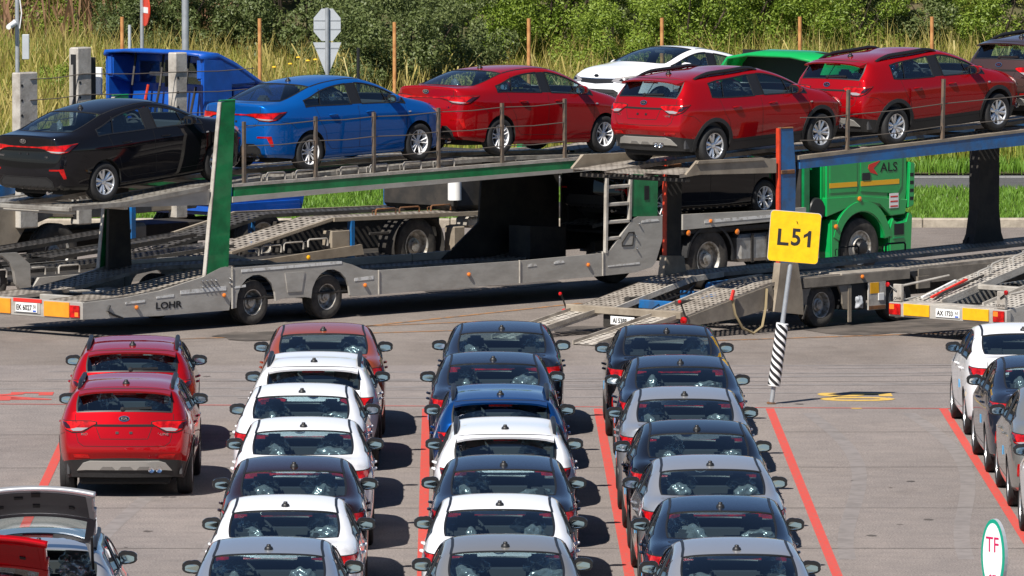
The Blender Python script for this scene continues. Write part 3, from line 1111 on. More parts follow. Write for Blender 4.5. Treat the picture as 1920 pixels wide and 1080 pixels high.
        mb.build('side_repeater', 'lens_clear', root)
    if not hatch:
        mb = MB()
        patch(mb, [(-.43, .962), (.43, .962), (.43, .982), (-.43, .982)], s.rear, .010, .006)
        mb.build('light_strip', 'lens_red', root)
        mb = MB()
        patch(mb, [(-.62, .26), (.62, .26), (.60, .42), (.50, .50), (-.50, .50), (-.60, .42)], s.rear, .005, .004)
        dk = mb.build('lower_bumper', 'cladding', root)
        mb = MB()
        ribbon(mb, [(-.60, .32), (-.58, .42), (-.48, .495), (.48, .495), (.58, .42), (.60, .32)], s.rear, .014, .009)
        mb.build('bumper_trim', 'trim_black', dk)
        MB().tube([(-2.15, -.48, .24), (-2.24, -.48, .235)], .028, 10).build('exhaust', 'chrome', root, 40)
        # roof ditch mouldings
        for sg in (1, -1):
            mb = MB()
            ribbon(mb, [(.13, sg * .570), (-.3, sg * .560), (-.7, sg * .568), (-1.03, sg * .592)], s.top, .032, .003)
            mb.build('roof_moulding', 'trim_black', root)
    else:
        mb = MB()
        patch(mb, [(-.62, .365), (-.50, .375), (.50, .375), (.62, .365), (.54, .465), (.45, .495), (-.45, .495), (-.54, .465)], s.rear, .014, .012)
        sk = mb.build('skid_plate', 'skid_silver', root)
        for x0 in (-.36, -.12, .12):
            mb = MB()
            patch(mb, [(x0, .380), (x0 + .20, .380), (x0 + .16, .425), (x0 + .04, .425)], s.rear, .018, .002)
            mb.build('skid_rib', 'skid_dark', sk)
        for yy in (-.36, -.46):
            MB().lathe([(.036, 0), (.042, -.01), (.040, -.05), (.034, -.045), (.032, 0), (.001, .01)], 14, 'x', (-2.12 + .01, yy, .385)).build('exhaust', 'chrome', root, 40)
        # roof rails and spoiler lamp, wiper
        for sg in (1, -1):
            mb = MB()
            pts = []
            for k in range(15):
                t = k / 14
                x = .02 - 1.52 * t
                p = s.top(x, sg * (.60 + .012 * t))[0]
                lift = .052 * min(1, 5 * t, 5 * (1 - t)) ** .6 if 0 < t < 1 else 0
                pts.append((p.x, p.y, p.z + lift))
            mb.tube(pts, [.022 + .012 * min(1, 4 * (k / 14), 4 * (1 - k / 14)) for k in range(15)], 8)
            for t in (3, 7, 11):
                p = Vector(pts[t])
                mb.bar(p - Vector((.03, 0, .06)), p + Vector((.03, 0, -.045)), .02, .03)
            mb.build('roof_rail', 'trim_black', root, 50)
        if not open_gate:
            mb = MB()
            row = []
            for k in range(13):
                y = -.60 + 1.2 * k / 12
                p, nn = s.top(-1.66, y)
                d_ = .10 * (1 - .25 * (y / .6) ** 4)
                row.append((p + nn * .006, p + Vector((-.16 - d_, 0, -.035)), p + Vector((-.15 - d_, 0, -.060)), p + Vector((-.10, 0, -.075))))
            vs = [q for r_ in row for q in r_]
            mb.add(vs, [(k * 4 + j, k * 4 + (j + 1) % 4, k * 4 + 4 + (j + 1) % 4, k * 4 + 4 + j) for k in range(12) for j in range(4)] + [(0, 1, 2, 3), (51, 50, 49, 48)])
            sp = mb.build('roof_spoiler', 'paint', root, 40)
            sp['paint'] = 1
            mb = MB()
            patch(mb, [(-.15, 1.345), (.15, 1.345), (.15, 1.360), (-.15, 1.360)], s.rear, .014, .004)
            mb.build('brake_light', 'lens_red', root)
            mb = MB()
            p, nn = s.rear(.02, 1.165)
            q, _ = s.rear(-.36, 1.175)
            mb.bar(p + nn * .012, q + nn * .012, .016, .03)
            mb.lathe([(.001, -.03), (.03, -.025), (.034, 0)], 12, 'x', p + nn * .0)
            mb.build('rear_wiper', 'trim_black', root)
    # ---- plate bracket, badge, lettering
    if not open_gate:
        zz = .865 if hatch else .86
        for yy in (-.11, .07):
            mb = MB()
            patch(mb, [(yy, zz - .015), (yy + .04, zz - .015), (yy + .04, zz + .015), (yy, zz + .015)], s.rear, .008, .004)
            mb.build('plate_bracket', 'trim_black', root)
        zb = 1.045 if hatch else 1.065
        mb = MB()
        el = lambda a, b: [(a * math.cos(2 * math.pi * k / 20), zb + b * math.sin(2 * math.pi * k / 20)) for k in range(20)]
        patch(mb, el(.068, .034), s.rear, .007, .004, .03)
        bd = mb.build('badge', 'badge_dark', root)
        mb = MB()
        ribbon(mb, el(.066, .032) + el(.066, .032)[:1], s.rear, .009, .010, 2)
        mb.build('badge_ring', 'chrome', bd)
        me = text_mesh('badge_letters', 'KIA', .045, .002, True, 1.15)
        p, nn = s.rear(0, zb)
        me.transform(Matrix.Translation(p + nn * .010) @ Matrix(((0, 0, -1, 0), (-1, 0, 0, 0), (0, 1, 0, 0), (0, 0, 0, 1))))
        obj('badge_letters', me, 'chrome', bd)
        for txt, yy in (('RIO', .52), ('X-LINE' if hatch else '1.6', -.50)):
            p, nn = s.rear(yy, .845 if hatch else .82)
            me = text_mesh('lettering', txt, .045, .002, False, 1.2)
            me.transform(Matrix.Translation(p + Vector((-.006, 0, 0))) @ Matrix(((0, 0, -1, 0), (-1, 0, 0, 0), (0, 1, 0, 0), (0, 0, 0, 1))))
            obj('lettering', me, 'chrome', root)
    # ---- front: grille, lower intake, badge
    mb = MB()
    patch(mb, [(-.44, .745), (-.40, .67), (0, .645), (.40, .67), (.44, .745), (0, .735)], s.frontp, .006, .008)
    g = mb.build('grille', 'trim_black', root)
    mb = MB()
    ribbon(mb, [(-.44, .748), (0, .738), (.44, .748)], s.frontp, .012, .012)
    mb.build('grille_trim', 'chrome', g)
    mb = MB()
    patch(mb, [(-.52, .50), (-.46, .27), (.46, .27), (.52, .50), (.42, .55), (-.42, .55)], s.frontp, .006, .008)
    lg = mb.build('lower_grille', 'cladding', root)
    for k in range(4):
        mb = MB()
        ribbon(mb, [(-.44, .33 + k * .05), (.44, .33 + k * .05)], s.frontp, .014, .012)
        mb.build('grille_slat', 'trim_black', lg)
    for sg in (1, -1):
        mb = MB()
        patch(mb, [(24, .50), (48, .505), (44, .535), (26, .53)], lambda a, b: s.fcorner(a, b, sg), .008, .006, 4, (1, 40))
        mb.build('fog_lamp', 'chrome', root)
    mb = MB()
    p, nn = s.frontp(0, .79)
    mb.add([p + nn * .012 + Vector((0, .06 * math.cos(a), .03 * math.sin(a))) for a in [2 * math.pi * k / 16 for k in range(16)]], [tuple(range(16))])
    mb.build('front_badge', 'badge_dark', root)
    # ---- door handles and mirrors
    for sg in (1, -1):
        for key, x0 in ((('front_door', sg), .02), (('rear_door', sg), -.86)):
            mb = MB()
            p0, n0 = s.side(x0, .905, sg)
            p1, n1 = s.side(x0 + .19, .90, sg)
            m = (p0 + p1) / 2
            mb.tube([p0 + n0 * .004, p0.lerp(p1, .15) + n0 * .022, p0.lerp(p1, .5) + n0 * .026, p0.lerp(p1, .85) + n1 * .022, p1 + n1 * .004], [.012, .015, .016, .015, .012], 8)
            h = mb.build('door_handle', 'paint', parts[key], 50)
            h['paint'] = 1
        bm = bmesh.new()
        bmesh.ops.create_uvsphere(bm, u_segments=16, v_segments=10, radius=1)
        c = Vector((.66, sg * .890, 1.085))
        for v in bm.verts:
            x, y, z = v.co
            rear = x < -.25
            k_ = 1 + .16 * abs(2 * y * z)
            v.co = c + Vector(((max(x, -.30)) * .13, y * .104 * k_, z * .072 * k_ * (1 - .14 * y * sg)))
        mb = MB().bm(bm)
        mir = mb.build('wing_mirror', 'paint', root, 50)
        mir['paint'] = 2
        mb = MB()
        mb.add([c + Vector((-.0400, .101 * math.cos(a) * (1 + .16 * abs(math.sin(2 * a))), .069 * math.sin(a) * (1 + .16 * abs(math.sin(2 * a))) * (1 - .14 * math.cos(a) * sg))) for a in [2 * math.pi * k / 20 for k in range(20)]], [tuple(range(20))])
        mb.bar((.66, sg * .79, 1.03), (.66, sg * .88, 1.05), .09, .035)
        rg = mb.build('mirror_frame', 'trim_black', mir)
        mb = MB()
        mb.add([c + Vector((-.046 + .0026 * math.sin(a), -.004 * sg + .074 * math.cos(a) * (1 + .16 * abs(math.sin(2 * a))), -.012 + .042 * math.sin(a) * (1 + .16 * abs(math.sin(2 * a))) * (1 - .14 * math.cos(a) * sg))) for a in [2 * math.pi * k / 20 for k in range(20)]], [tuple(range(20))])
        mb.build('mirror_glass', 'mirror_glass', mir)
    for sg in (1, -1):
        for key, pts in ((('rear_side_window', sg), [(-1.03, 1.08), (-.93, 1.33)]), (('front_side_window', sg), [(.56, 1.04), (.50, 1.26)])):
            mb = MB()
            ribbon(mb, pts, side_f(sg), .022, .002)
            mb.build('window_divider', 'trim_black', parts[key])
    # ---- antenna
    ax = -.93 if not hatch else -1.42
    p, nn = s.top(ax, 0)
    mb = MB().lathe([(.050, -.015), (.048, .012), (.040, .028), (.026, .034), (.024, .050), (.018, .056), (.001, .058)], 14, 'z', p)
    mb.build('antenna', 'trim_black', root, 40)
    # ---- wheels
    for ax, sg in WHEELS:
        w = obj('wheel', TYRE, 'tyre', root)
        w.location = (ax, sg * .765, WR)
        w.rotation_euler = (0, .3 * ax, 0 if sg > 0 else math.pi)
        w.scale = (1, 1, 1)
        r_ = obj('rim', RIMS['blade'], 'alloy', w)
        r_['rim'] = 1
        obj('brake_disc', HUB, 'rim_dark', w)
        obj('hub_cap', NUTM, 'alloy', w)
    return root, s
# ================================================================== car carriers
mat('steel_grey', (0.47, 0.45, 0.41), 0.42, 0.25, col2=(0.37, 0.35, 0.315), scale=1.6, bump=.08, bscale=25, detail=8, stretch=(1, 1, 3))
mat('steel_pale', (0.50, 0.47, 0.42), 0.5, 0.15, col2=(0.32, 0.29, 0.25), scale=3, bump=.2, bscale=30, detail=8)
mat('steel_dark', (0.018, 0.017, 0.016), 0.75, 0.0, col2=(0.040, 0.034, 0.028), scale=3, detail=6)  # dark steel; near black also paints the shade under the decks
mat('deck_shaded', (0.085, 0.08, 0.072), 0.6, 0.2, col2=(0.04, 0.036, 0.032), scale=3, detail=7)  # deck steel with the shade of the lower decks put into its colour
mat('ramp_steel', (0.48, 0.44, 0.385), 0.6, 0.1, col2=(0.27, 0.235, 0.19), scale=3, detail=8, lo=.45, hi=.68)
mat('deck_steel', (0.36, 0.34, 0.30), 0.5, 0.4, col2=(0.16, 0.14, 0.12), scale=2.5, detail=8, lo=.42, hi=.66)
mat('dusty_grey', (0.235, 0.205, 0.165), 0.7, 0.0, col2=(0.15, 0.13, 0.105), scale=2.5, detail=8, bump=.15)
mat('deck_worn', (0.33, 0.295, 0.25), 0.65, 0.1, col2=(0.17, 0.145, 0.12), scale=3.5, detail=8, lo=.42, hi=.66)
mat('dusty_tan', (0.30, 0.255, 0.195), 0.7, 0.0, col2=(0.19, 0.155, 0.115), scale=1.6, detail=7, bump=.1)
mat('carrier_green', (0.004, 0.20, 0.06), 0.35, 0.0, var=.4, scale=2.5, coat=.4)
mat('cab_green', (0.005, 0.33, 0.075), 0.28, 0.0, var=.12, scale=2, coat=.8)
mat('carrier_blue', (0.006, 0.125, 0.36), 0.4, 0.0, col2=(0.03, 0.085, 0.19), scale=3, coat=.3, detail=7)
mat('cab_blue', (0.006, 0.085, 0.44), 0.35, 0.0, var=.25, scale=2, coat=.5)
mat('post_red', (0.55, 0.045, 0.015), 0.5, var=.3, scale=8)
mat('tape_white', (0.72, 0.72, 0.70), 0.5, col2=(0.36, 0.34, 0.30), scale=9, lo=.5, hi=.66, detail=6)
mat('reflector_yellow', (0.80, 0.40, 0.006), 0.4, var=.15, scale=6)
mat('reflector_orange', (0.85, 0.30, 0.02), 0.4, var=.15, scale=6)
mat('plate_white', (0.78, 0.78, 0.76), 0.45)
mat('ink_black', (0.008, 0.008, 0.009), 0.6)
mat('plate_blue', (0.03, 0.10, 0.45), 0.5)
mat('ink_red', (0.60, 0.03, 0.02), 0.5)
mat('stripe_yellow', (0.80, 0.42, 0.01), 0.4)
mat('wheel_steel', (0.50, 0.49, 0.46), 0.45, 0.5, col2=(0.22, 0.19, 0.15), scale=9, lo=.45, hi=.65)
mat('truck_tyre', (0.030, 0.028, 0.026), 0.85, col2=(0.065, 0.058, 0.05), scale=6)
mat('tank_metal', (0.46, 0.45, 0.43), 0.4, 0.5, col2=(0.30, 0.28, 0.25), scale=4)
mat('rust', (0.20, 0.085, 0.03), 0.8, col2=(0.09, 0.05, 0.03), scale=6)
mat('strap_tan', (0.28, 0.22, 0.12), 0.8)
mat('cable', (0.10, 0.085, 0.07), 0.6)
mat('stanchion', (0.075, 0.065, 0.055), 0.6, col2=(0.14, 0.10, 0.07), scale=7)
mat('bag_plastic', (0.6, 0.62, 0.65), 0.3, col2=(0.3, 0.32, 0.34), scale=9)

PA = 46.5
A_O, B_O = Vector((-4.090, 148.655, 0)), Vector((5.179, 148.003, 0))
UA = Vector((math.cos(R(PA)), math.sin(R(PA)), 0))
VA = Vector((-math.sin(R(PA)), math.cos(R(PA)), 0))

def perforated(name, pts, v0, v1, material, parent, pitch=.12, hole=.5, skirt=.05, nv=None):
    """plate with real holes along a path of (u, z), between v0 and v1"""
    mb = MB()
    nv = nv or max(2, round(abs(v1 - v0) / pitch))
    us = []
    for k in range(len(pts) - 1):
        L = math.hypot(pts[k + 1][0] - pts[k][0], pts[k + 1][1] - pts[k][1])
        m = max(1, round(L / pitch))
        for j in range(m + (k == len(pts) - 2)):
            t = j / m
            us.append((pts[k][0] + (pts[k + 1][0] - pts[k][0]) * t, pts[k][1] + (pts[k + 1][1] - pts[k][1]) * t))
    vs, fs = [], []
    for (u, z) in us:
        for j in range(nv + 1):
            vs.append((u, v0 + (v1 - v0) * j / nv, z))
    W = nv + 1
    for i in range(len(us) - 1):
        for j in range(nv):
            q = [i * W + j, (i + 1) * W + j, (i + 1) * W + j + 1, i * W + j + 1]
            c = sum((Vector(vs[x]) for x in q), Vector()) / 4
            b = len(vs)
            off = hole * (1 if (i + j) % 2 else .8)
            for x in q:
                p = c + (Vector(vs[x]) - c) * off
                vs.append(tuple(p))
            for k in range(4):
                fs.append((q[k], q[(k + 1) % 4], b + (k + 1) % 4, b + k))
    mb.add(vs, fs)
    for vv in (v0, v1):
        for i in range(len(us) - 1):
            a, b_ = us[i], us[i + 1]
            mb.add([(a[0], vv, a[1] + .012), (b_[0], vv, b_[1] + .012), (b_[0], vv, b_[1] - skirt), (a[0], vv, a[1] - skirt)], [(0, 1, 2, 3)])
    o = mb.build(name, material, parent)
    return o

def ubox(name, parent, material, u0, u1, v0, v1, z0, z1, ch=.01):
    return MB().box(u0, u1, v0, v1, z0, z1, ch).build(name, material, parent)

def sidepanel(name, parent, material, poly, v, th=.04):
    return MB().prism(poly, v - th / 2, v + th / 2).build(name, material, parent)

def beam(name, parent, material, pts, v, w, h):
    """beam following a path of (u, z) at v"""
    mb = MB()
    for a, b in zip(pts, pts[1:]):
        vs = []
        for (u, z) in (a, b):
            vs += [(u, v - w / 2, z - h / 2), (u, v + w / 2, z - h / 2), (u, v + w / 2, z + h / 2), (u, v - w / 2, z + h / 2)]
        mb.add(vs, [(0, 1, 5, 4), (1, 2, 6, 5), (2, 3, 7, 6), (3, 0, 4, 7), (3, 2, 1, 0), (4, 5, 6, 7)])
    return mb.build(name, material, parent)

def truck_wheel_meshes():
    t = MB().lathe([(.275, .09), (.29, .115), (.36, .135), (.44, .13), (.485, .115), (.5, .09), (.5, .05), (.485, .045), (.485, .03), (.5, .025), (.5, -.025), (.485, -.03), (.485, -.045), (.5, -.05), (.5, -.09), (.485, -.115), (.36, -.135), (.275, -.115)], 40).mesh('wheel', 40)
    r = MB().lathe([(.285, .11), (.292, .122), (.272, .118), (.258, .08), (.25, .0), (.17, -.03), (.15, -.01), (.145, .04), (.10, .05), (.10, .09), (.06, .10), (.001, .10)], 32)
    rm = r.mesh('rim', 35)
    f = MB().lathe([(.285, .11), (.292, .122), (.275, .118), (.262, .09), (.22, .075), (.175, .085), (.165, .10), (.16, .13)], 32).mesh('rim', 35)
    h = MB().lathe([(.16, .08), (.16, .13), (.13, .145), (.11, .20), (.08, .215), (.001, .215)], 24)
    for k in range(10):
        a = 2 * math.pi * k / 10
        h.lathe([(.014, .13), (.014, .165), (.001, .165)], 6, 'y', (.145 * math.cos(a), 0, .145 * math.sin(a)))
    return t, rm, f, h.mesh('hub', 35)
TW = truck_wheel_meshes()

def truck_wheel(parent, u, v, z, r, sg=-1, front=False, w=1.0):
    k = r / .5
    t = obj('wheel', TW[0], 'truck_tyre', parent)
    t.location = (u, v, z)
    t.scale = (k, k * w, k)
    t.rotation_euler = (0, u * 1.3, math.pi if sg < 0 else 0)
    obj('rim', TW[2] if front else TW[1], 'wheel_steel', t)
    if front:
        obj('hub', TW[3], 'trim_black', t)
    return t

def lamp(name, parent, material, u, v, z, r=.03, axis='y', sg=-1):
    c = (u, v, z)
    mb = MB().lathe([(r, 0), (r, .02 * sg), (r * .7, .03 * sg), (.001, .033 * sg)] if axis == 'y' else [(r, 0), (r, -.02), (r * .7, -.03), (.001, -.033)], 12, 'y' if axis == 'y' else 'x', c)
    return mb.build(name, material, parent, 40)

def chock_handle(parent, u, v, z, L=.42, h=.11, material='steel_pale', dz=0.0):
    mb = MB()
    mb.tube([(u, v, z), (u, v, z + h * .8), (u + .03, v, z + h), (u + L - .03, v, z + h + dz), (u + L, v, z + h * .8 + dz), (u + L, v, z + dz)], .017, 6)
    mb.tube([(u - .05, v + .03, z), (u - .06, v + .03, z + h * .7), (u - .01, v + .03, z + h * .8)], .008, 5)
    return mb.build('wheel_chock', material, parent, 50)

def rear_plate(parent, txt, u, v, z, w=.52, h=.115):
    p = ubox('number_plate', parent, 'plate_white', u - .012, u, v - w / 2, v + w / 2, z - h / 2, z + h / 2, .004)
    parts = txt.rsplit(' ', 1)
    place_text('plate_number', parts[0], h * .80, 'ink_black', p, (u - .014, v + w * .10, z - .004), (0, -1, 0), (0, 0, 1), True, .88)
    place_text('plate_region', parts[1], h * .52, 'ink_black', p, (u - .014, v - w * .385, z + h * .12), (0, -1, 0), (0, 0, 1), False, .9)
    MB().box(u - .0145, u - .0125, v - w * .46, v - w * .31, z - h * .42, z - h * .24).build('plate_flag', 'plate_blue', p)
    return p

def carrier_root(name, o, deg, label, cat, group=None):
    r_ = empty(name, o, R(deg))
    tag(r_, label, cat, group)
    return r_

def stanchion(parent, u, v, z, h, lean=0.0):
    return MB().bar((u, v, z), (u + lean, v, z + h), .05, .05).build('stanchion', 'stanchion', parent)

def cables(parent, posts, v, hs):
    """posts: (u, z) of each stanchion foot"""
    for h in hs:
        mb = MB()
        pts = []
        for k, (u, z) in enumerate(posts):
            pts.append((u, v, z + h))
            if k < len(posts) - 1:
                u2, z2 = posts[k + 1]
                pts.append(((u + u2) / 2, v, (z + z2) / 2 + h - .02))
        mb.tube(pts, .009, 5)
        mb.build('safety_cable', 'cable', parent)

# ------------------------------------------------------------------ carrier A: trailer
TR = carrier_root('carrier_trailer', A_O, PA, 'long grey two-axle car transporter trailer with green posts and loaded upper deck', 'car trailer')
arch = lambda c, r, a0, a1, z=.37, n=9: [(c + r * math.cos(R(a0 + (a1 - a0) * k / n)), z + r * math.sin(R(a0 + (a1 - a0) * k / n))) for k in range(n + 1)]
P_rear = [(-3.95, .31), (-2.2, .275), (-.63, .28), (-.58, .50), (-.56, .97), (-.70, .995), (-.82, .985), (-1.0, .93), (-1.24, .85), (-2.21, .68), (-3.0, .61), (-3.95, .575)]
P_wheel = [(-.55, .30), (-.46, .31)] + arch(0, .46, 180, 0) + [(.48, .38), (.60, .40), (1.14, .40), (1.27, .38)] + arch(1.74, .46, 180, 0) + [(2.24, .35), (2.87, .35), (2.87, .752), (2.5, .79), (2.25, .88), (1.95, .95), (.6, .965), (-.55, .965)]
P_mid1 = [(2.89, .35), (6.29, .355), (6.29, .735), (2.89, .75)]
P_mid2 = [(6.31, .355), (8.36, .375), (8.36, .76), (6.31, .735)]
P_front = [(8.38, .375), (9.2, .39), (9.62, .46), (9.72, .55), (9.92, 1.0), (9.93, 1.30), (9.88, 1.325), (9.26, 1.345), (9.12, 1.30), (8.66, .89), (8.55, .80), (8.38, .765)]
for sg in (-1, 1):
    v = 1.25 * sg
    for poly in (P_rear, P_wheel, P_mid1, P_mid2, P_front):
        sidepanel('side_panel', TR, 'steel_grey', poly, v)
for v in (-1.235, 1.235):
    # seams as raised lips between the panels
    for u, z0, z1 in ((-.56, .30, .985), (2.88, .35, .755), (6.30, .355, .745), (8.37, .375, .79)):
        ubox('panel_lip', TR, 'steel_pale', u - .012, u + .012, v + (.02 if v > 0 else -.05), v + (.05 if v > 0 else -.02), z0, z1, .003)
for u0, u1, z0, z1 in ((-3.0, -2.55, .505, .535), (-2.3, -1.9, .56, .59), (-1.75, -.70, .60, .66), (-.5, -.25, .63, .66), (-.35, 2.0, .885, .93), (2.3, 2.75, .60, .65), (8.5, 9.3, .52, .54)):
    sidepanel('reflective_tape', TR, 'tape_white', [(u0, z0), (u1, z0 + (.02 if u1 - u0 > 1.5 else .01)), (u1, z1 + .02), (u0, z1)], -1.274, .004)
for u, z, w in ((6.5, .62, .22), (7.15, .64, .26), (9.35, 1.235, .45)):
    sidepanel('reflective_tape', TR, 'tape_white', [(u, z), (u + w, z + .01), (u + w * .9, z + .045), (u + w * .4, z + .05), (u, z + .03)], -1.274, .004)
for u, z in ((-2.75, .44), (-.75, .53), (2.55, .52), (5.05, .57), (8.0, .58)):
    lamp('side_marker', TR, 'lens_amber', u, -1.272, z, .035)
for u, z in [(-1.25 + .1 * i, .70 + .09 * j) for i in range(4) for j in range(2)] + [(-.62, .72), (-.62, .80), (9.28, 1.22), (9.2, 1.0), (9.22, .80)]:
    lamp('bolt', TR, 'chrome', u, -1.272, z, .016)
sidepanel('locker_door', TR, 'steel_grey', [(.72, .50), (1.05, .50), (1.12, .82), (.66, .82)], -1.276, .012)
for p in ([(8.86, .86), (9.12, .86), (9.16, 1.08), (9.02, 1.08), (8.86, .92)],):
    mb = MB()
    for a, b in zip(p, p[1:] + p[:1]):
        mb.bar((a[0], -1.275, a[1]), (b[0], -1.275, b[1]), .012, .02)
    mb.build('hatch_frame', 'steel_dark', TR)
place_text('maker_name', 'LOHR', .15, 'ink_black', TR, (-2.02, -1.274, .435), (1, 0, 0), (0, 0, 1), True, 1.5)
MB().tube([(-3.35, -1.28, .50), (-3.42, -1.30, .42), (-3.30, -1.29, .36), (-3.05, -1.28, .28)], .018, 6).build('cable_loop', 'trim_black', TR)
# chassis and wheels
for v in (-.55, .55):
    ubox('chassis_rail', TR, 'steel_dark', -3.6, 9.6, v - .06, v + .06, .34, .50)
for v in (-1.02, 1.02):
    for u in (0, 1.74):
        truck_wheel(TR, u, v - (.05 if v < 0 else -.05), .37, .37, -1 if v < 0 else 1, w=1.3)
for u in (0, 1.74):
    MB().tube([(u, -1.0, .37), (u, 1.0, .37)], .06, 10).build('axle', 'steel_dark', TR)
# lower deck: two perforated tracks and dark floor
low = [(-3.9, .585), (-2.6, .64), (-1.2, .84), (-.6, .90), (2.0, .88), (2.9, .62), (8.2, .60), (9.3, .72)]
for v0, v1 in ((-1.2, -.45), (.45, 1.2)):
    perforated('lower_track', low, v0, v1, 'deck_worn', TR, .13, .55)
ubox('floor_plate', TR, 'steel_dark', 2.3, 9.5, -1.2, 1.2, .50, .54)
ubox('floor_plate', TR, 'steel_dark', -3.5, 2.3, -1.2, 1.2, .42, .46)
for u in (-3.2, -2.2, -1.1, .9):
    ubox('cross_member', TR, 'steel_grey', u - .06, u + .06, -.45, .45, .50, .60)
for u, w, v in ((-2.9, .45, -.25), (-2.75, .40, .2), (-2.45, .5, -.1), (-2.1, .3, .25)):
    mb = MB().box(u, u + w, v - .09, v + .09, .60, .64, .01)
    mb.build('loose_wedge', 'steel_pale', TR)
# rear beam, boards, lights and plate
ubox('rear_beam', TR, 'steel_grey', -3.95, -3.86, -1.23, 1.23, .30, .585)
for v in (-.68, .68):
    ubox('reflector_board', TR, 'reflector_orange', -3.975, -3.952, v - .29, v + .29, .325, .565, .004)
for v in (-1.10, 1.10):
    l_ = ubox('tail_lamp', TR, 'lens_red', -3.985, -3.953, v - .11, v + .11, .33, .53, .008)
    ubox('lamp_segment', l_, 'lens_amber', -3.992, -3.986, v - .10, v - .02, .35, .42, .002)
ubox('plate_holder', TR, 'ink_red', -3.965, -3.952, -.33, .33, .525, .585, .004)
ubox('plate_frame', TR, 'steel_grey', -3.962, -3.952, -.30, .32, .345, .522, .004)
rear_plate(TR, 'EK 6027 50', -3.967, .01, .44, .50, .15)
# green posts
for sg in (-1, 1):
    sidepanel('lift_post', TR, 'carrier_green', [(-1.16, .88), (-.64, .995), (-.47, 3.70), (-.80, 3.68)], 1.24 * sg, .05)
    sidepanel('post_flange', TR, 'steel_pale', [(-1.175, .875), (-1.155, .885), (-.795, 3.68), (-.815, 3.67)], 1.235 * sg, .07)
    ubox('post_cap', TR, 'carrier_green', -.82, -.46, 1.24 * sg - .03, 1.24 * sg + .03, 3.69, 3.715)
# far-side post and wall, deck shade put into their near-black colour
sidepanel('shaded_post', TR, 'steel_dark', [(-1.1, .85), (-.55, .85), (-.62, 2.2), (-1.05, 2.2)], 1.10, .06)
sidepanel('well_shade_sheet', TR, 'steel_dark', [(6.9, .55), (9.92, .55), (9.92, 2.3), (8.0, 2.3), (7.9, 1.2)], 1.20, .04)  # added sheet, paints the black shade behind the ladder
sidepanel('shaded_box', TR, 'steel_dark', [(8.3, .55), (9.2, .55), (9.2, 1.1), (8.3, 1.15)], .6, .5)  # box coloured near black to carry the under-deck shade
# ladder and green panel
mb = MB()
for u in (8.46, 9.06):
    mb = MB().bar((u, -1.25, .76 if u < 9 else 1.3), (u + .03, -1.25, 2.24), .06, .05)
    mb.build('ladder_rail', 'steel_pale', TR)
for z in (1.0, 1.28, 1.58, 1.88, 2.12):
    ubox('ladder_rung', TR, 'steel_pale', 8.47, 9.06 if z > 1.25 else 8.85, -1.27, -1.20, z - .03, z + .03)
for sg in (-1, 1):
    sidepanel('front_panel', TR, 'carrier_green', [(9.12, 1.35), (9.76, 1.33), (9.78, 2.20), (9.10, 2.20)], 1.24 * sg, .05)
mb = MB().box(9.42, 9.54, -1.275, -1.266, 1.62, 1.86, .003)
mb.build('hand_hole', 'ink_black', TR)
# upper deck
up = [(-4.18, 2.115), (-3.0, 2.14), (-1.1, 2.325), (0, 2.37), (1.7, 2.415), (4.4, 2.475), (6.3, 2.485), (8.9, 2.42), (9.2, 2.42)]
for v0, v1 in ((-1.17, -.42), (.42, 1.17)):
    perforated('upper_track', up, v0, v1, 'deck_steel', TR, .13, .34)
for u, z in up[:-1]:
    ubox('deck_cross_member', TR, 'steel_grey', u + .1, u + .2, -1.15, 1.15, z - .12, z - .055)
for sg in (-1, 1):
    beam('deck_edge', TR, 'deck_steel', [(-4.18, 2.10), (-3.0, 2.12), (-1.1, 2.30)], 1.22 * sg, .08, .07)
    sidepanel('deck_gusset', TR, 'steel_grey', [(-3.6, 2.08), (-1.1, 2.27), (-.55, 2.27), (-.55, 2.02), (-1.2, 2.02)], 1.19 * sg, .05)
    sidepanel('deck_rail', TR, 'steel_pale', [(-.55, 2.335), (9.15, 2.44), (9.15, 2.385), (-.55, 2.285)], 1.24 * sg, .07)
    sidepanel('deck_beam', TR, 'carrier_green', [(-.5, 2.283), (2, 2.305), (8.85, 2.383), (8.85, 2.25), (2, 2.17), (-.5, 2.13)], 1.24 * sg, .05)
    sidepanel('deck_flange', TR, 'steel_grey', [(-.55, 2.128), (2, 2.168), (8.85, 2.248), (9.3, 2.25), (9.3, 2.20), (2, 2.085), (-.55, 2.035)], 1.235 * sg, .09)
ubox('deck_end', TR, 'deck_steel', -4.24, -4.16, -1.25, 1.25, 2.05, 2.12)
sidepanel('deck_tongue', TR, 'steel_pale', [(8.86, 2.40), (9.7, 2.43), (9.75, 2.36), (9.3, 2.28), (8.86, 2.26)], -1.22, .05)
for u in (-.15, .32, 1.0, 2.05, 2.75, 3.55, 4.35):
    k = 2.35 + u * .0105
    chock_handle(TR, u, -1.20, k + .0, .42 if u > .2 else .34, .12)
SA = [(-.25, 2.34), (1.42, 2.36), (2.8, 2.375), (4.35, 2.39), (5.9, 2.41), (7.45, 2.425)]
for u, z in SA:
    stanchion(TR, u, -1.24, z, 1.0)
cables(TR, SA, -1.245, (.28, .60, .93))
for u, z in SA[::2]:
    stanchion(TR, u, 1.24, z, 1.0)
cables(TR, SA, 1.245, (.50, .93))

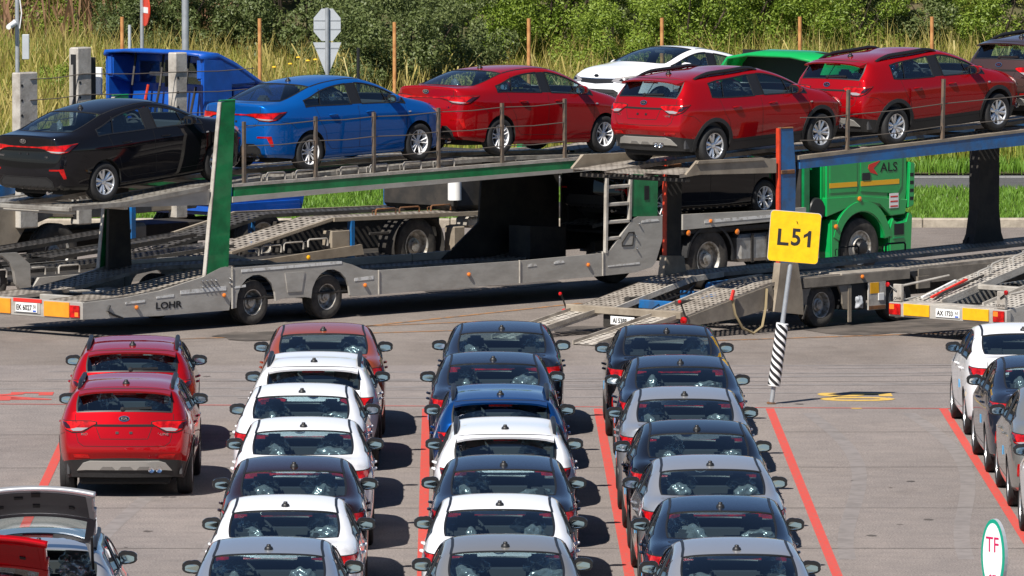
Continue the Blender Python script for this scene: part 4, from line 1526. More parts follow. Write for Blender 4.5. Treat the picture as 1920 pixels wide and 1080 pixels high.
# ------------------------------------------------------------------ carrier A: green truck
TK = carrier_root('carrier_truck', A_O, PA, 'green cab truck coupled to the grey car transporter trailer, yellow stripe on its door', 'truck')
for v in (-.45, .45):
    ubox('chassis_rail', TK, 'steel_dark', 9.98, 16.2, v - .05, v + .05, .55, .80)
for v, sg in ((-1.08, -1), (1.08, 1)):
    truck_wheel(TK, 11.14, v, .52, .52, sg)
    truck_wheel(TK, 15.12, v, .52, .52, sg, True)
MB().tube([(11.14, -1, .52), (11.14, 1, .52)], .09, 10).build('axle', 'steel_dark', TK)
MB().tube([(15.12, -1, .52), (15.12, 1, .52)], .07, 10).build('axle', 'steel_dark', TK)
# mudguard of the rear wheel
for sg in (-1, 1):
    mb = MB()
    pr = [(11.14 + .62 * math.cos(R(a)), .52 + .60 * math.sin(R(a))) for a in range(-5, 186, 12)]
    vs = []
    for u, z in pr:
        vs += [(u, 1.25 * sg, z), (u, .80 * sg, z), (11.14 + (u - 11.14) * .93, 1.25 * sg, .52 + (z - .52) * .93)]
    fs = []
    for k in range(len(pr) - 1):
        fs += [(3 * k, 3 * k + 3, 3 * k + 4, 3 * k + 1), (3 * k, 3 * k + 2, 3 * k + 5, 3 * k + 3)]
    mb.add(vs, fs)
    mb.build('mudguard', 'cladding', TK, 40)
    lamp('side_marker', TK, 'lens_amber', 10.55, 1.26 * sg, 1.0, .05, 'y', sg)
    lamp('side_marker', TK, 'lens_amber', 11.82, 1.25 * sg, .96, .05, 'y', sg)
    MB().box(11.92, 13.0, (1.22 if sg > 0 else -1.22) - .0, (.72 if sg > 0 else -.72), .42, .90, .06).build('fuel_tank', 'tank_metal', TK)
    for u in (12.25, 12.65):
        MB().box(u - .03, u + .03, sg * 1.225, sg * 1.235, .41, .91, .003).build('tank_strap', 'steel_dark', TK)
    sidepanel('deck_side', TK, 'steel_grey', [(10.4, 1.06), (12.75, 1.10), (13.6, 1.12), (13.6, 1.30), (12.75, 1.29), (10.4, 1.325)], 1.24 * sg, .08)
    sidepanel('reflective_tape', TK, 'tape_white', [(10.95, 1.15), (12.7, 1.165), (12.7, 1.215), (10.95, 1.205)], 1.284 * sg, .004)
    sidepanel('deck_side_lower', TK, 'steel_dark', [(10.4, .98), (13.4, 1.0), (13.4, 1.06), (10.4, 1.05)], 1.2 * sg, .08)
lamp('side_marker', TK, 'lens_amber', 11.1, -1.285, 1.18, .035)
for v0, v1 in ((-1.15, -.42), (.42, 1.15)):
    perforated('lower_track', [(9.95, 1.08), (10.4, 1.14), (13.6, 1.14)], v0, v1, 'deck_worn', TK, .13, .5)
sidepanel('far_shade_sheet', TK, 'steel_dark', [(9.96, .62), (13.6, .62), (13.6, 2.55), (9.96, 2.3)], 1.17, .04)  # added dark sheet, paints the shade inside the truck's lower deck
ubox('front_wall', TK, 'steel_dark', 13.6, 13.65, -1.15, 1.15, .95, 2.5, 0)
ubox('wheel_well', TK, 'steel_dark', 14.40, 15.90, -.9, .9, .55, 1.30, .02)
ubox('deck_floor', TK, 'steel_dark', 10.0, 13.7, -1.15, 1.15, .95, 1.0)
# upper deck over the truck
for v0, v1 in ((-1.15, -.42), (.42, 1.15)):
    perforated('upper_track', [(9.5, 2.40), (11.5, 2.55), (13.5, 2.75)], v0, v1, 'deck_worn', TK, .14, .3)
for sg in (-1, 1):
    beam('upper_beam', TK, 'steel_dark', [(9.5, 2.33), (11.5, 2.48), (13.7, 2.70)], 1.2 * sg, .08, .12)
    MB().bar((13.7, 1.15 * sg, 1.0), (13.7, 1.15 * sg, 2.75), .12, .14).build('deck_post', 'carrier_green', TK)
    MB().bar((10.15, 1.15 * sg, .8), (10.15, 1.15 * sg, 2.45), .10, .12).build('deck_post', 'steel_dark', TK)
# cab
def prism_bev(name, material, parent, poly, v0, v1, bev, smooth=35):
    mb = MB().prism(poly, v0, v1)
    me = mb.mesh('tmp')
    bm = bmesh.new()
    bm.from_mesh(me)
    bmesh.ops.dissolve_limit(bm, angle_limit=.01, verts=bm.verts, edges=bm.edges)
    bmesh.ops.bevel(bm, geom=[e for e in bm.edges if len(e.link_faces) == 2 and e.calc_face_angle(0) > .35], offset=bev, segments=3, affect='EDGES', clamp_overlap=True)
    m2 = MB().bm(bm)
    return m2.build(name, material, parent, smooth)
cab = prism_bev('cab_body', 'cab_green', TK, [(14.15, 1.28), (16.32, 1.10), (16.44, 1.5), (16.40, 2.2), (16.12, 3.05), (15.85, 3.25), (14.15, 3.25)], -1.22, 1.22, .07)
for sg in (-1, 1):
    prism_bev('cab_door', 'cab_green', TK, [(15.10, 1.50), (16.10, 1.42), (16.22, 1.55), (16.24, 2.1), (16.12, 2.25), (15.10, 2.25)], 1.19 * sg, 1.232 * sg, .012)
    prism_bev('sleeper_panel', 'cab_green', TK, [(14.28, 1.50), (15.02, 1.50), (15.02, 2.9), (14.28, 2.9)], 1.19 * sg, 1.229 * sg, .012)
    sidepanel('door_window', TK, 'glass', [(15.12, 2.30), (16.16, 2.30), (15.95, 2.98), (15.12, 2.98)], 1.222 * sg, .006)
    fr = [(15.12 + .80 * math.cos(R(a)), .56 + .80 * math.sin(R(a))) for a in range(8, 176, 8)]
    fi = [(15.12 + .61 * math.cos(R(a)), .54 + .61 * math.sin(R(a))) for a in range(170, 3, -8)]
    prism_bev('front_fender', 'cab_green', TK, fr + fi, .95 * sg, 1.262 * sg, .02)
    prism_bev('fender_skirt', 'cab_green', TK, [(14.30, .33), (14.50, .33), (14.52, .72), (14.62, 1.02), (14.30, 1.05)], .95 * sg, 1.25 * sg, .02)
    prism_bev('fender_top', 'cab_green', TK, [(14.18, 1.10), (14.70, 1.22), (15.12, 1.34), (15.6, 1.26), (15.9, 1.04), (16.3, 1.06), (16.36, 1.32), (15.10, 1.44), (14.18, 1.44)], .95 * sg, 1.245 * sg, .015)
    prism_bev('bumper_corner', 'cab_green', TK, [(15.86, .38), (16.46, .36), (16.50, 1.05), (16.36, 1.10), (16.30, .95), (16.05, .92), (15.95, 1.05), (15.84, .80)], .75 * sg, 1.255 * sg, .03)
    ubox('step_plate', TK, 'carrier_green', 15.95, 16.25, min(sg * 1.10, sg * 1.27), max(sg * 1.10, sg * 1.27), .62, .66)
    ubox('step_recess', TK, 'ink_black', 15.98, 16.24, min(sg * 1.256, sg * 1.262), max(sg * 1.256, sg * 1.262), .70, .90, .002)
    for u0, u1 in ((14.28, 15.01), (15.11, 16.14)):
        sidepanel('door_stripe', TK, 'stripe_yellow', [(u0, 1.60), (u1, 1.60), (u1, 1.685), (u0, 1.685)], (1.234 if u0 > 15 else 1.231) * sg, .004)
    lamp('side_marker', TK, 'lens_amber', 15.05, 1.25 * sg, 1.38, .045, 'y', sg)
    lamp('side_marker', TK, 'lens_amber', 14.42, 1.255 * sg, .92, .045, 'y', sg)
    prism_bev('wind_deflector', 'cab_green', TK, [(16.34, 1.15), (16.52, 1.2), (16.55, 1.95), (16.40, 1.98)], 1.12 * sg, 1.26 * sg, .02)
    for k in range(4):
        ubox('deflector_slot', TK, 'ink_black', 16.40, 16.50, min(sg * 1.258, sg * 1.263), max(sg * 1.258, sg * 1.263), 1.30 + k * .14, 1.36 + k * .14, .002)
ubox('door_handle', TK, 'trim_black', 15.14, 15.36, -1.245, -1.225, 1.70, 1.83, .01)
place_text('door_lettering', 'ALS', .23, 'ink_black', TK, (15.86, -1.2365, 1.90), (1, 0, 0), (0, 0, 1), False, 1.25)
mb = MB()
mb.prism([(15.32, 1.97), (15.62, 2.03), (15.44, 1.90), (15.56, 1.785), (15.36, 1.83), (15.30, 1.90)], -1.238, -1.2335)
mb.build('door_logo', 'ink_red', TK)
sk = sidepanel('notice_sticker', TK, 'plate_white', [(15.86, 1.18), (16.10, 1.18), (16.10, 1.44), (15.86, 1.44)], -1.252, .004)
for k in range(3):
    sidepanel('notice_line', sk, 'ink_red', [(15.88, 1.20 + k * .085), (16.08, 1.20 + k * .085), (16.08, 1.225 + k * .085), (15.88, 1.225 + k * .085)], -1.2555, .002)
# roof fairing, hollow behind
mb = MB()
sec = []
prof = [(14.05, 3.86), (14.7, 3.92), (15.4, 3.84), (16.0, 3.55), (16.2, 3.2)]
for i, (u, z) in enumerate(prof):
    for v in (-1.14, -1.10, -.95, -.5, 0, .5, .95, 1.10, 1.14):
        zz = 3.2 if abs(v) > 1.12 else z - (.22 if abs(v) > 1.0 else .06 if abs(v) > .9 else 0)
        sec.append((u, v, min(zz, z)))
n9 = 9
mb.add(sec, [(i * n9 + j, i * n9 + j + 1, (i + 1) * n9 + j + 1, (i + 1) * n9 + j) for i in range(len(prof) - 1) for j in range(n9 - 1)])
fa = mb.build('roof_fairing', 'cab_green', TK, 40)
md = fa.modifiers.new('t', 'SOLIDIFY')
md.thickness = .05
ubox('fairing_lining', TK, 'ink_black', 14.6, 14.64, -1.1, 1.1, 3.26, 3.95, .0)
prism_bev('side_deflector', 'cab_green', TK, [(13.55, 3.32), (13.85, 3.36), (13.88, 3.70), (13.62, 3.66)], -1.24, -1.20, .01)
MB().bar((13.7, -1.2, 2.7), (13.7, -1.2, 3.4), .04, .04).build('deflector_stay', 'steel_dark', TK)
# bits behind the cab
MB().lathe([(.001, -.16), (.19, -.16), (.21, -.13), (.21, .13), (.19, .16), (.001, .16)], 24, 'y', (13.98, -1.06, 1.24)).build('air_filter', 'trim_black', TK, 40)
MB().tube([(13.85, -.95, 1.3), (13.80, -.95, 2.2)], .09, 12).build('intake_pipe', 'trim_black', TK, 40)
MB().tube([(14.02, -.8, 1.3), (14.02, -.8, 2.5)], .07, 12).build('exhaust_stack', 'steel_dark', TK, 40)
ubox('battery_box', TK, 'steel_dark', 13.2, 14.05, -1.15, -.6, .45, .85, .03)
ubox('air_tank', TK, 'trim_black', 13.75, 14.1, -1.2, -1.0, .86, 1.02, .03)
ubox('engine_block', TK, 'steel_dark', 13.2, 14.15, -.8, .8, .6, 1.35, .05)
MB().tube([(13.55, -1.2, .5), (13.6, -1.24, .72), (13.58, -1.2, .95), (13.45, -1.15, 1.1)], .03, 6).build('air_hose', 'steel_dark', TK, 40)

# ------------------------------------------------------------------ carrier B: blue posts, ramps down
TB = carrier_root('carrier_trailer', B_O, PA, 'dusty car transporter trailer with blue and orange post and lowered loading ramps', 'car trailer')
bl = [(-3.4, .36), (-1.35, .79), (-.6, .845), (2.2, .86), (9.5, 1.0)]
for v0, v1 in ((-1.24, -.42), (.42, 1.24)):
    perforated('lower_track', bl, v0, v1, 'deck_worn', TB, .105, .48)
ramp = [(-5.35, .02), (-3.42, .36)]
for v0, v1 in ((-1.15, -.62), (.62, 1.15)):
    perforated('loading_ramp', ramp, v0, v1, 'ramp_steel', TB, .085, .55, .07, 3)
    for k in range(1, 5):
        t = k / 5
        ubox('ramp_rib', TB, 'deck_worn', -5.35 + 1.93 * t - .015, -5.35 + 1.93 * t + .015, v0 + .02, v1 - .02, .01 + .34 * t - .03, .015 + .34 * t - .0, .0)
    for vv in (v0, v1):
        beam('ramp_edge', TB, 'deck_worn', [(-5.35, .035), (-3.42, .375)], vv, .03, .07)
for sg in (-1, 1):
    sidepanel('side_beam', TB, 'dusty_grey', [(-3.40, .20), (-3.42, .34), (-1.3, .775), (-1.25, .62), (-1.25, .40), (-2.2, .27)], 1.235 * sg, .05)
    sidepanel('side_beam', TB, 'dusty_grey', [(-.55, .835), (2.1, .845), (2.1, .70), (-.55, .68)], 1.26 * sg, .05)
    sidepanel('wheel_arch', TB, 'dusty_grey', [(-.78, .30), (-.50, .30)] + arch(0, .45, 180, 0, .37) + [(.50, .28), (.64, .26), (.64, .68), (-.78, .66)], 1.24 * sg, .04)
    sidepanel('post', TB, 'carrier_blue' if sg < 0 else 'steel_dark', [(-1.08, .30), (-.62, .26), (-.66, .86), (-.75, 1.17), (-.73, 2.6), (-.80, 3.28), (-1.10, 3.29), (-1.10, 1.17)], 1.24 * sg, .06)  # far post near black: the upper deck's shade painted on
    ew = .035 if sg < 0 else .03
    sidepanel('post_edge', TB, 'post_red', [(-1.105 - ew, .9), (-1.105, .9), (-1.105, 3.29), (-1.105 - ew, 3.30)], 1.24 * sg, .075)
    sidepanel('post_foot', TB, 'dusty_tan', [(-1.30, .34), (-.58, .25), (-.60, .60), (-.72, 1.10), (-1.15, 1.12), (-1.20, .8)], 1.245 * sg, .14)
    ubox('post_bracket', TB, 'rust', -1.10, -.76, 1.24 * sg - .045, 1.24 * sg + .045, 2.55, 2.62)
    ubox('post_cap', TB, 'rust', -1.11, -.79, 1.24 * sg - .04, 1.24 * sg + .04, 3.285, 3.31)
ubox('cross_beam', TB, 'dusty_tan', -3.50, -3.38, -1.25, 1.25, .33, .45)
ubox('under_beam', TB, 'steel_dark', -3.42, -3.34, -.5, .5, .12, .32)
rear_plate(TB, 'AI 5388 1', -3.515, -.02, .245, .52, .135)
for v in (-1.30, 1.30):
    lamp('tail_lamp', TB, 'lens_red', -3.46, v, .31, .065, 'x')
    MB().tube([(-3.42, v, .36), (-3.55, v, .62)], .014, 6).build('marker_stalk', 'steel_dark', TB)
    lamp('end_marker', TB, 'lens_red', -3.56, v, .62, .03, 'x')
# centre of the deck: frame, blue cylinder
for u in (-2.6, -1.6, -.4, 1.0):
    ubox('cross_member', TB, 'carrier_blue' if u < -1 else 'steel_dark', u - .06, u + .06, -.42, .42, .32 + .2 * max(0, min(1, (u + 3.2) / 2)), .46 + .2 * max(0, min(1, (u + 3.2) / 2)))
MB().tube([(-1.4, .0, .66), (-.2, .0, .72)], .10, 14).build('hydraulic_cylinder', 'carrier_blue', TB, 40)
for v in (-.42, .42):
    beam('inner_rail', TB, 'steel_pale', [(-3.35, .36), (-1.35, .785), (-.6, .83)], v, .04, .09)
MB().tube([(-3.0, -.2, .42), (-2.4, .1, .50), (-1.9, .05, .62), (-1.5, .25, .70)], .012, 6).build('air_line', 'trim_black', TB)
for v in (-1.03, 1.03):
    for u in (0, 1.9):
        truck_wheel(TB, u, v - (.04 if v < 0 else -.04), .37, .365, -1 if v < 0 else 1, w=1.25)
for u in (0, 1.9):
    MB().tube([(u, -1, .37), (u, 1, .37)], .06, 10).build('axle', 'steel_dark', TB)
for v in (-.55, .55):
    ubox('chassis_rail', TB, 'steel_dark', -2.8, 9.6, v - .06, v + .06, .36, .56)
ubox('deck_box', TB, 'deck_worn', .40, 2.12, -1.28, -.6, .70, .87, .012)
ubox('tool_locker', TB, 'ink_black', .66, 1.05, -1.24, -.8, .25, .69, .0)
lk = ubox('locker_door', TB, 'steel_pale', 1.06, 1.50, -1.285, -1.255, .23, .69, .006)
ubox('door_patch', lk, 'reflector_yellow', 1.10, 1.32, -1.29, -1.286, .50, .68, .001)
ubox('lock_box', lk, 'plate_white', 1.30, 1.44, -1.30, -1.286, .38, .50, .004)
ubox('door_rust', lk, 'rust', 1.07, 1.48, -1.29, -1.2865, .24, .30, .001)
bg = obj('plastic_bag', crumple(11, .15, .1, .16), 'bag_plastic', None)
bg.location = B_O + UA * .84 + VA * -1.16 + Vector((0, 0, .36))
tag(bg, 'crumpled pale plastic bag in the open locker beside the dusty trailer wheel', 'bag')
MB().box(.575, .66, -1.27, -1.25, -.0 + .06, .66, .005).build('mud_flap', 'dusty_tan', TB)
sidepanel('side_beam', TB, 'dusty_grey', [(2.35, .60), (6.5, .68), (6.5, .86), (2.35, .84)], -1.23, .06)
sidepanel('corner_block', TB, 'dusty_grey', [(2.30, .52), (2.60, .52), (2.60, .72), (2.30, .72)], -1.27, .05)
sidepanel('mudguard', TB, 'cladding', [(1.35, .55)] + arch(1.9, .48, 150, 10, .37) + [(2.45, .80), (1.40, .80)], -1.22, .04)
mb = MB()
mb.tube([(-2.3 + .0, -1.30, .60), (-2.25, -1.32, .35), (-2.1, -1.34, .12), (-1.85, -1.35, .02), (-1.62, -1.34, .12), (-1.50, -1.31, .42), (-1.45, -1.29, .72)], .022, 5)
mb.build('ratchet_strap', 'strap_tan', TB, 50)
MB().bar((-2.34, -1.31, .58), (-2.28, -1.31, .74), .04, .04).build('strap_buckle', 'ink_red', TB)
MB().bar((-.60, -1.30, .18), (-.50, -1.30, .40), .05, .03).build('tow_hook', 'steel_dark', TB)
lamp('side_marker', TB, 'lens_amber', .9, -1.287, .79, .035)
# far side handles
for u in (3.2, 4.4, 6.5):
    chock_handle(TB, u, 1.22, .9, .5, .14, 'steel_dark')
# upper deck B
ub = [(-3.42, 2.64), (-2.24, 2.715), (.46, 2.825), (2.26, 2.85), (4.94, 2.985), (6.7, 3.02), (9.6, 3.2)]
for v0, v1 in ((-1.16, -.42), (.42, 1.16)):
    perforated('upper_track', ub, v0, v1, 'deck_worn', TB, .13, .34)
perforated('deck_apron', [(-3.46, 2.62), (-2.9, 2.66)], -.42, .42, 'deck_worn', TB, .09, .5)
for u, z in ub[:-1]:
    ubox('deck_cross_member', TB, 'steel_dark', u + .15, u + .27, -1.15, 1.15, z - .13, z - .06)
for sg in (-1, 1):
    sidepanel('deck_beam', TB, 'carrier_blue', [(-.62, 2.62), (-.62, 2.77), (5.0, 2.985), (9.6, 3.14), (9.6, 2.93), (5.0, 2.77)], 1.24 * sg, .06)
    sidepanel('beam_lip', TB, 'dusty_tan', [(-.66, 2.772), (5.0, 2.987), (9.6, 3.142), (9.6, 3.185), (5.0, 3.03), (-.66, 2.835)], 1.23 * sg, .10)
    sidepanel('deck_plate', TB, 'dusty_tan', [(-3.36, 2.66), (-3.10, 2.86), (-1.55, 2.84), (-1.20, 2.80), (-1.20, 2.58), (-3.36, 2.64)], 1.24 * sg, .05)
    sidepanel('plate_lip', TB, 'dusty_tan', [(-3.10, 2.855), (-1.55, 2.845), (-1.50, 2.80), (-3.14, 2.81)], 1.275 * sg, .03)
SB = [(.56, 2.83), (2.95, 2.92)]
for u, z in SB:
    stanchion(TB, u, -1.25, z, 1.03, .03)
cables(TB, [(-.6, 2.83)] + SB + [(6.5, 3.05)], -1.25, (.25, .62))
sidepanel('pillar', TB, 'steel_dark', [(6.42, .82), (7.40, .82), (7.26, 1.1), (7.20, 1.5), (7.20, 2.95), (6.68, 2.95), (6.66, 1.5), (6.58, 1.1)], 1.20, .22)
sidepanel('pillar', TB, 'steel_dark', [(6.42, .82), (7.40, .82), (7.26, 1.1), (7.20, 1.5), (7.20, 2.95), (6.68, 2.95), (6.66, 1.5), (6.58, 1.1)], -1.20, .22)

# ------------------------------------------------------------------ carrier D: tail end at the right edge
D_O = Vector((7.975, 144.44, 0))
TD = carrier_root('carrier_trailer', D_O, 44, 'pale grey car transporter tail with two yellow reflector boards at the right edge', 'car trailer')
dl = [(-.02, .56), (.35, .58), (3.1, 1.24), (6, 1.9)]
for v0, v1 in ((-1.15, -.45), (.45, 1.15)):
    perforated('deck_track', dl, v0, v1, 'steel_pale', TD, .105, .5, .09)
ubox('rear_beam', TD, 'steel_grey', -.05, .06, -1.28, 1.28, .33, .56)
ubox('rear_lip', TD, 'steel_pale', -.045, .30, -1.0, 1.0, .555, .575)
for v in (-.63, .66):
    ubox('reflector_board', TD, 'reflector_yellow', -.075, -.052, v - .28, v + .28, .36, .55, .004)
for v in (-1.13, 1.13):
    l_ = ubox('tail_lamp', TD, 'lens_red', -.085, -.053, v - .12, v + .12, .36, .54, .008)
    ubox('lamp_segment', l_, 'lens_amber', -.092, -.086, v - .0, v + .10, .45, .53, .002)
    ubox('bracket', TD, 'steel_pale', -.02, .05, v - .09, v + .09, .57, .85, .01)
    place_text('maker_name', 'LOHR', .06, 'ink_black', TD, (-.022, v, .62), (0, -1, 0), (0, 0, 1), False, 1.2)
    lamp('end_marker', TD, 'lens_red', -.06, v + (.16 if v > 0 else -.16), .84, .04, 'x')
    MB().tube([(-.03, v, .74), (-.05, v + (.16 if v > 0 else -.16), .84)], .012, 6).build('marker_stalk', 'trim_black', TD)
rear_plate(TD, 'AX 1733 63', -.055, -.02, .44, .52, .135)
ubox('cross_member', TD, 'steel_pale', 1.15, 1.30, -.45, .45, .74, .82)
ubox('cross_member', TD, 'steel_pale', 2.75, 2.90, -.45, .45, 1.10, 1.18)
for v in (-.45, .45):
    beam('track_side', TD, 'steel_pale', [(.30, .56), (3.1, 1.22), (6, 1.88)], v, .03, .12)
for v in (-1.22, 1.22):
    sidepanel('side_beam', TD, 'steel_grey', [(.06, .30), (.06, .56), (.5, .62), (6, .9), (6, .5), (1.2, .3)], v, .06)
    MB().tube([(.1, v, .80), (1.3, v, .92)], .02, 6).build('side_rod', 'steel_pale', TD)
for k in range(4):
    chock_handle(TD, 1.45 + .42 * k, .72 + .09 * (k % 2), .90 + .10 * k, .30, .10, 'steel_grey', .06)
mb = MB().bar((.35, .72, .64), (1.25, .78, .88), .05, .03)
mb.build('ratchet_strap', 'ink_red', TD)
mb = MB().bar((.28, .86, .63), (1.15, .93, .86), .05, .03)
mb.build('ratchet_strap', 'tape_white', TD)
MB().tube([(.32, .6, .62), (.55, .66, .70), (1.5, .64, .94)], .02, 6).build('ratchet_handle', 'steel_dark', TD)
for v in (-1.0, 1.0):
    truck_wheel(TD, 2.6, v, .37, .37, -1 if v < 0 else 1, w=1.25)
ubox('chassis', TD, 'steel_dark', .3, 6, -.7, .7, .35, .5)

# ------------------------------------------------------------------ carrier C: empty low trailer behind
C_O = A_O + VA * 5.6
TC = carrier_root('carrier_trailer', C_O, PA, 'empty weathered car transporter behind the green beam, ramps folded over its low deck', 'car trailer')
for sg in (-1, 1):
    sidepanel('side_beam', TC, 'steel_grey', [(.3, .28), (.5, .48), (6.6, .52), (6.9, .40), (6.6, .33), (1.0, .28)], 1.22 * sg, .06)
    sidepanel('side_beam', TC, 'dusty_tan', [(5.6, .50), (8.25, .66), (8.3, .48), (6.2, .42)], 1.26 * sg, .06)
    beam('deck_rail', TC, 'dusty_tan', [(7.6, 1.12), (11.8, 1.05), (13.0, 1.05)], 1.22 * sg, .07, .07)
    beam('ramp_rail', TC, 'dusty_tan', [(5.1, .66), (7.6, 1.13)], 1.20 * sg, .06, .05)
    MB().bar((8.05, 1.22 * sg, .42), (8.05, 1.22 * sg, 1.08), .10, .08).build('post', 'carrier_blue', TC)
    MB().bar((11.6, 1.22 * sg, 1.05), (11.6, 1.22 * sg, 2.3), .28, .12).build('post', 'carrier_blue', TC)
    truck_wheel(TC, 9.75, 1.06 * sg, .55, .50, sg)
    truck_wheel(TC, -.55, 1.06 * sg, .45, .40, sg)
    mb = MB()
    pr = [(9.75 + .64 * math.cos(R(a)), .56 + .60 * math.sin(R(a))) for a in range(-12, 50, 10)]
    vs = []
    for u, z in pr:
        vs += [(u, 1.24 * sg, z), (u, .85 * sg, z)]
    mb.add(vs, [(2 * k, 2 * k + 2, 2 * k + 3, 2 * k + 1) for k in range(len(pr) - 1)])
    mb.build('mudguard', 'steel_dark', TC, 40)
    mb = MB()
    mb.add([(19.5 - a, b, c) for a, b, c in vs], [(2 * k, 2 * k + 2, 2 * k + 3, 2 * k + 1) for k in range(len(pr) - 1)])
    mb.build('mudguard', 'steel_dark', TC, 40)
    prism_bev('arch_cover', 'steel_grey', TC, [(-1.2, .30), (-1.05, .30)] + arch(-.55, .50, 180, 0, .42, 8) + [(.05, .30), (.32, .30), (.30, .72), (.0, .93), (-1.0, .93), (-1.2, .8)], 1.18 * sg, 1.24 * sg, .01)
    lamp('side_marker', TC, 'reflector_yellow', 4.1, 1.26 * sg, .40, .04, 'y', sg)
    lamp('side_marker', TC, 'reflector_yellow', 6.9, 1.30 * sg, .50, .04, 'y', sg)
for v0, v1 in ((-1.18, -.42), (.42, 1.18)):
    perforated('lower_track', [(-.9, .60), (1.5, .62), (3.4, .70), (5.2, .80)], v0, v1, 'deck_shaded', TC, .14, .55)
    perforated('upper_ramp', [(4.6, .60), (5.1, .66), (7.6, 1.13), (12.8, 1.06)], v0, v1, 'deck_worn' if v0 < 0 else 'deck_shaded', TC, .14, .55)  # far ramp takes the colour with shade painted in
    perforated('folded_ramp', [(1.0, .78), (4.4, 1.02)], v0 + .1, v1 - .1, 'steel_dark', TC, .13, .6)  # near black paints the shade over the folded ramps
ubox('floor_plate', TC, 'steel_dark', .2, 13.0, -1.1, 1.1, .34, .40)
ubox('bulkhead', TC, 'steel_dark', 8.4, 12.2, .6, 1.1, .40, .95)
for u in (-.7, .2, 1.0, 3.3, 5.3, 5.85, 6.4, 7.0):
    chock_handle(TC, u, -1.20, .52 + (.05 if u > 5 else .0) + max(0, (u - 5) * .05), .48, .13)
ubox('tool_box', TC, 'dusty_tan', 7.55, 8.0, -1.24, -1.0, .62, .92)
ubox('jack_box', TC, 'dusty_tan', 10.6, 10.95, -1.24, -1.0, .35, .88, .05)
ubox('spare_plate', TC, 'steel_dark', 8.5, 9.0, -1.24, -1.2, .80, .85)
ubox('air_tank', TC, 'steel_pale', 11.1, 11.9, -1.2, -.8, .80, 1.0, .05)
for u, z in ((9.0, 1.12), (9.6, 1.12), (10.4, 1.12)):
    chock_handle(TC, u, -.9, z, .5, .10, 'rust')
ubox('engine_bay', TC, 'steel_dark', 11.0, 12.6, -.9, .9, 1.1, 2.1, .08)
MB().tube([(10.9, -1.0, 1.3), (10.9, -1.0, 1.75)], .12, 14).build('white_canister', 'plate_white', TC, 40)

# ------------------------------------------------------------------ blue truck behind at the left
E_O = A_O + VA * 9.25
TE = carrier_root('blue_truck', E_O, PA, 'blue high-roofed truck cab with open back behind the black saloon', 'truck')
for sg in (-1, 1):
    for (u0, u1, z1) in ((3.45, 3.90, 3.70), (4.85, 5.20, 4.09), (7.25, 7.55, 3.92)):
        p = MB().box(u0, u1, sg * 1.25 - .1, sg * 1.25 + .1, 1.0, z1, .02).build('upright', 'steel_pale', TE)
        if z1 > 4:
            ubox('channel_slot', p, 'ink_black', u0 - .006, u0 + .002, sg * 1.25 - .065, sg * 1.25 + .065, 1.1, z1 - .12, 0)  # black strip paints the shaded hollow of the channel
            MB().tube([(u0 - .03, sg * 1.25, 1.2), (u0 - .03, sg * 1.25, z1 - .3)], .022, 8).build('lift_cylinder', 'steel_grey', p)
        for k in range(9):
            MB().lathe([(.024, 0), (.024, .003 * sg), (.001, .003 * sg)], 10, 'y', (u0 + .06, sg * 1.352, 1.4 + k * .26)).build('pin_hole', 'ink_black', p)
    prism_bev('rear_fender', 'dusty_tan', TE, [(2.6, .75), (3.0, .6), (3.4, .62), (3.7, 1.0), (4.3, 1.15), (5.2, 1.10), (6.2, 1.12), (7.9, 1.15), (7.9, 1.36), (5.5, 1.50), (3.0, 1.46), (2.6, 1.3)], 1.1 * sg, 1.24 * sg, .02)
    truck_wheel(TE, 4.5, 1.06 * sg, .52, .52, sg)
    truck_wheel(TE, 9.6, 1.06 * sg, .52, .52, sg)
    sidepanel('deck_beam', TE, 'carrier_blue', [(1.5, 1.35), (6.3, 2.0), (6.3, 2.18), (1.5, 1.55)], 1.2 * sg, .08)
    MB().bar((6.2, 1.3 * sg, .6), (6.2, 1.3 * sg, 2.0), .12, .10).build('post', 'carrier_blue', TE)
    prism_bev('side_skirt', 'cab_blue', TE, [(8.4, .95), (10.5, .95), (10.5, 1.2), (8.4, 1.2)], 1.1 * sg, 1.25 * sg, .02)
ubox('chassis', TE, 'steel_dark', 2.0, 10.2, -.5, .5, .5, .85)
ubox('deck', TE, 'steel_dark', 2.2, 7.9, -1.1, 1.1, 1.30, 1.42)
ubox('drum', TE, 'dusty_tan', 5.8, 6.7, -1.22, -.9, .55, .95, .06)
for v0, v1 in ((-1.15, -.42), (.42, 1.15)):
    perforated('upper_track', [(-1.6, 2.25), (2.2, 2.05)], v0, v1, 'deck_steel', TE, .14, .5)
# cab: side walls, roof, floor, open back with a windowed rear wall set in
prism_bev('cab_body', 'cab_blue', TE, [(8.75, .95), (10.6, .95), (10.75, 1.5), (10.7, 2.3), (10.3, 3.28), (8.75, 3.28)], -1.22, 1.22, .07)
for sg in (-1, 1):
    prism_bev('cab_side', 'cab_blue', TE, [(8.05, 1.2), (8.78, 1.2), (8.78, 3.32), (8.55, 3.75), (8.05, 3.80)], 1.16 * sg, 1.24 * sg, .02)
    prism_bev('fairing_side', 'cab_blue', TE, [(8.05, 3.78), (8.5, 3.78), (9.1, 3.55), (9.6, 3.30), (8.5, 3.27), (8.05, 3.4)], 1.05 * sg, 1.23 * sg, .03)
mb = MB()
prof = [(8.0, 3.90), (8.45, 3.90), (8.9, 3.72), (9.4, 3.45), (9.75, 3.26)]
sec = []
vv = (-1.24, -1.2, -.7, 0, .7, 1.2, 1.24)
for u, z in prof:
    for v in vv:
        sec.append((u, v, z - (.12 if abs(v) > 1.21 else .03 if abs(v) > 1 else 0)))
mb.add(sec, [(i * 7 + j, i * 7 + j + 1, i * 7 + j + 8, i * 7 + j + 7) for i in range(4) for j in range(6)])
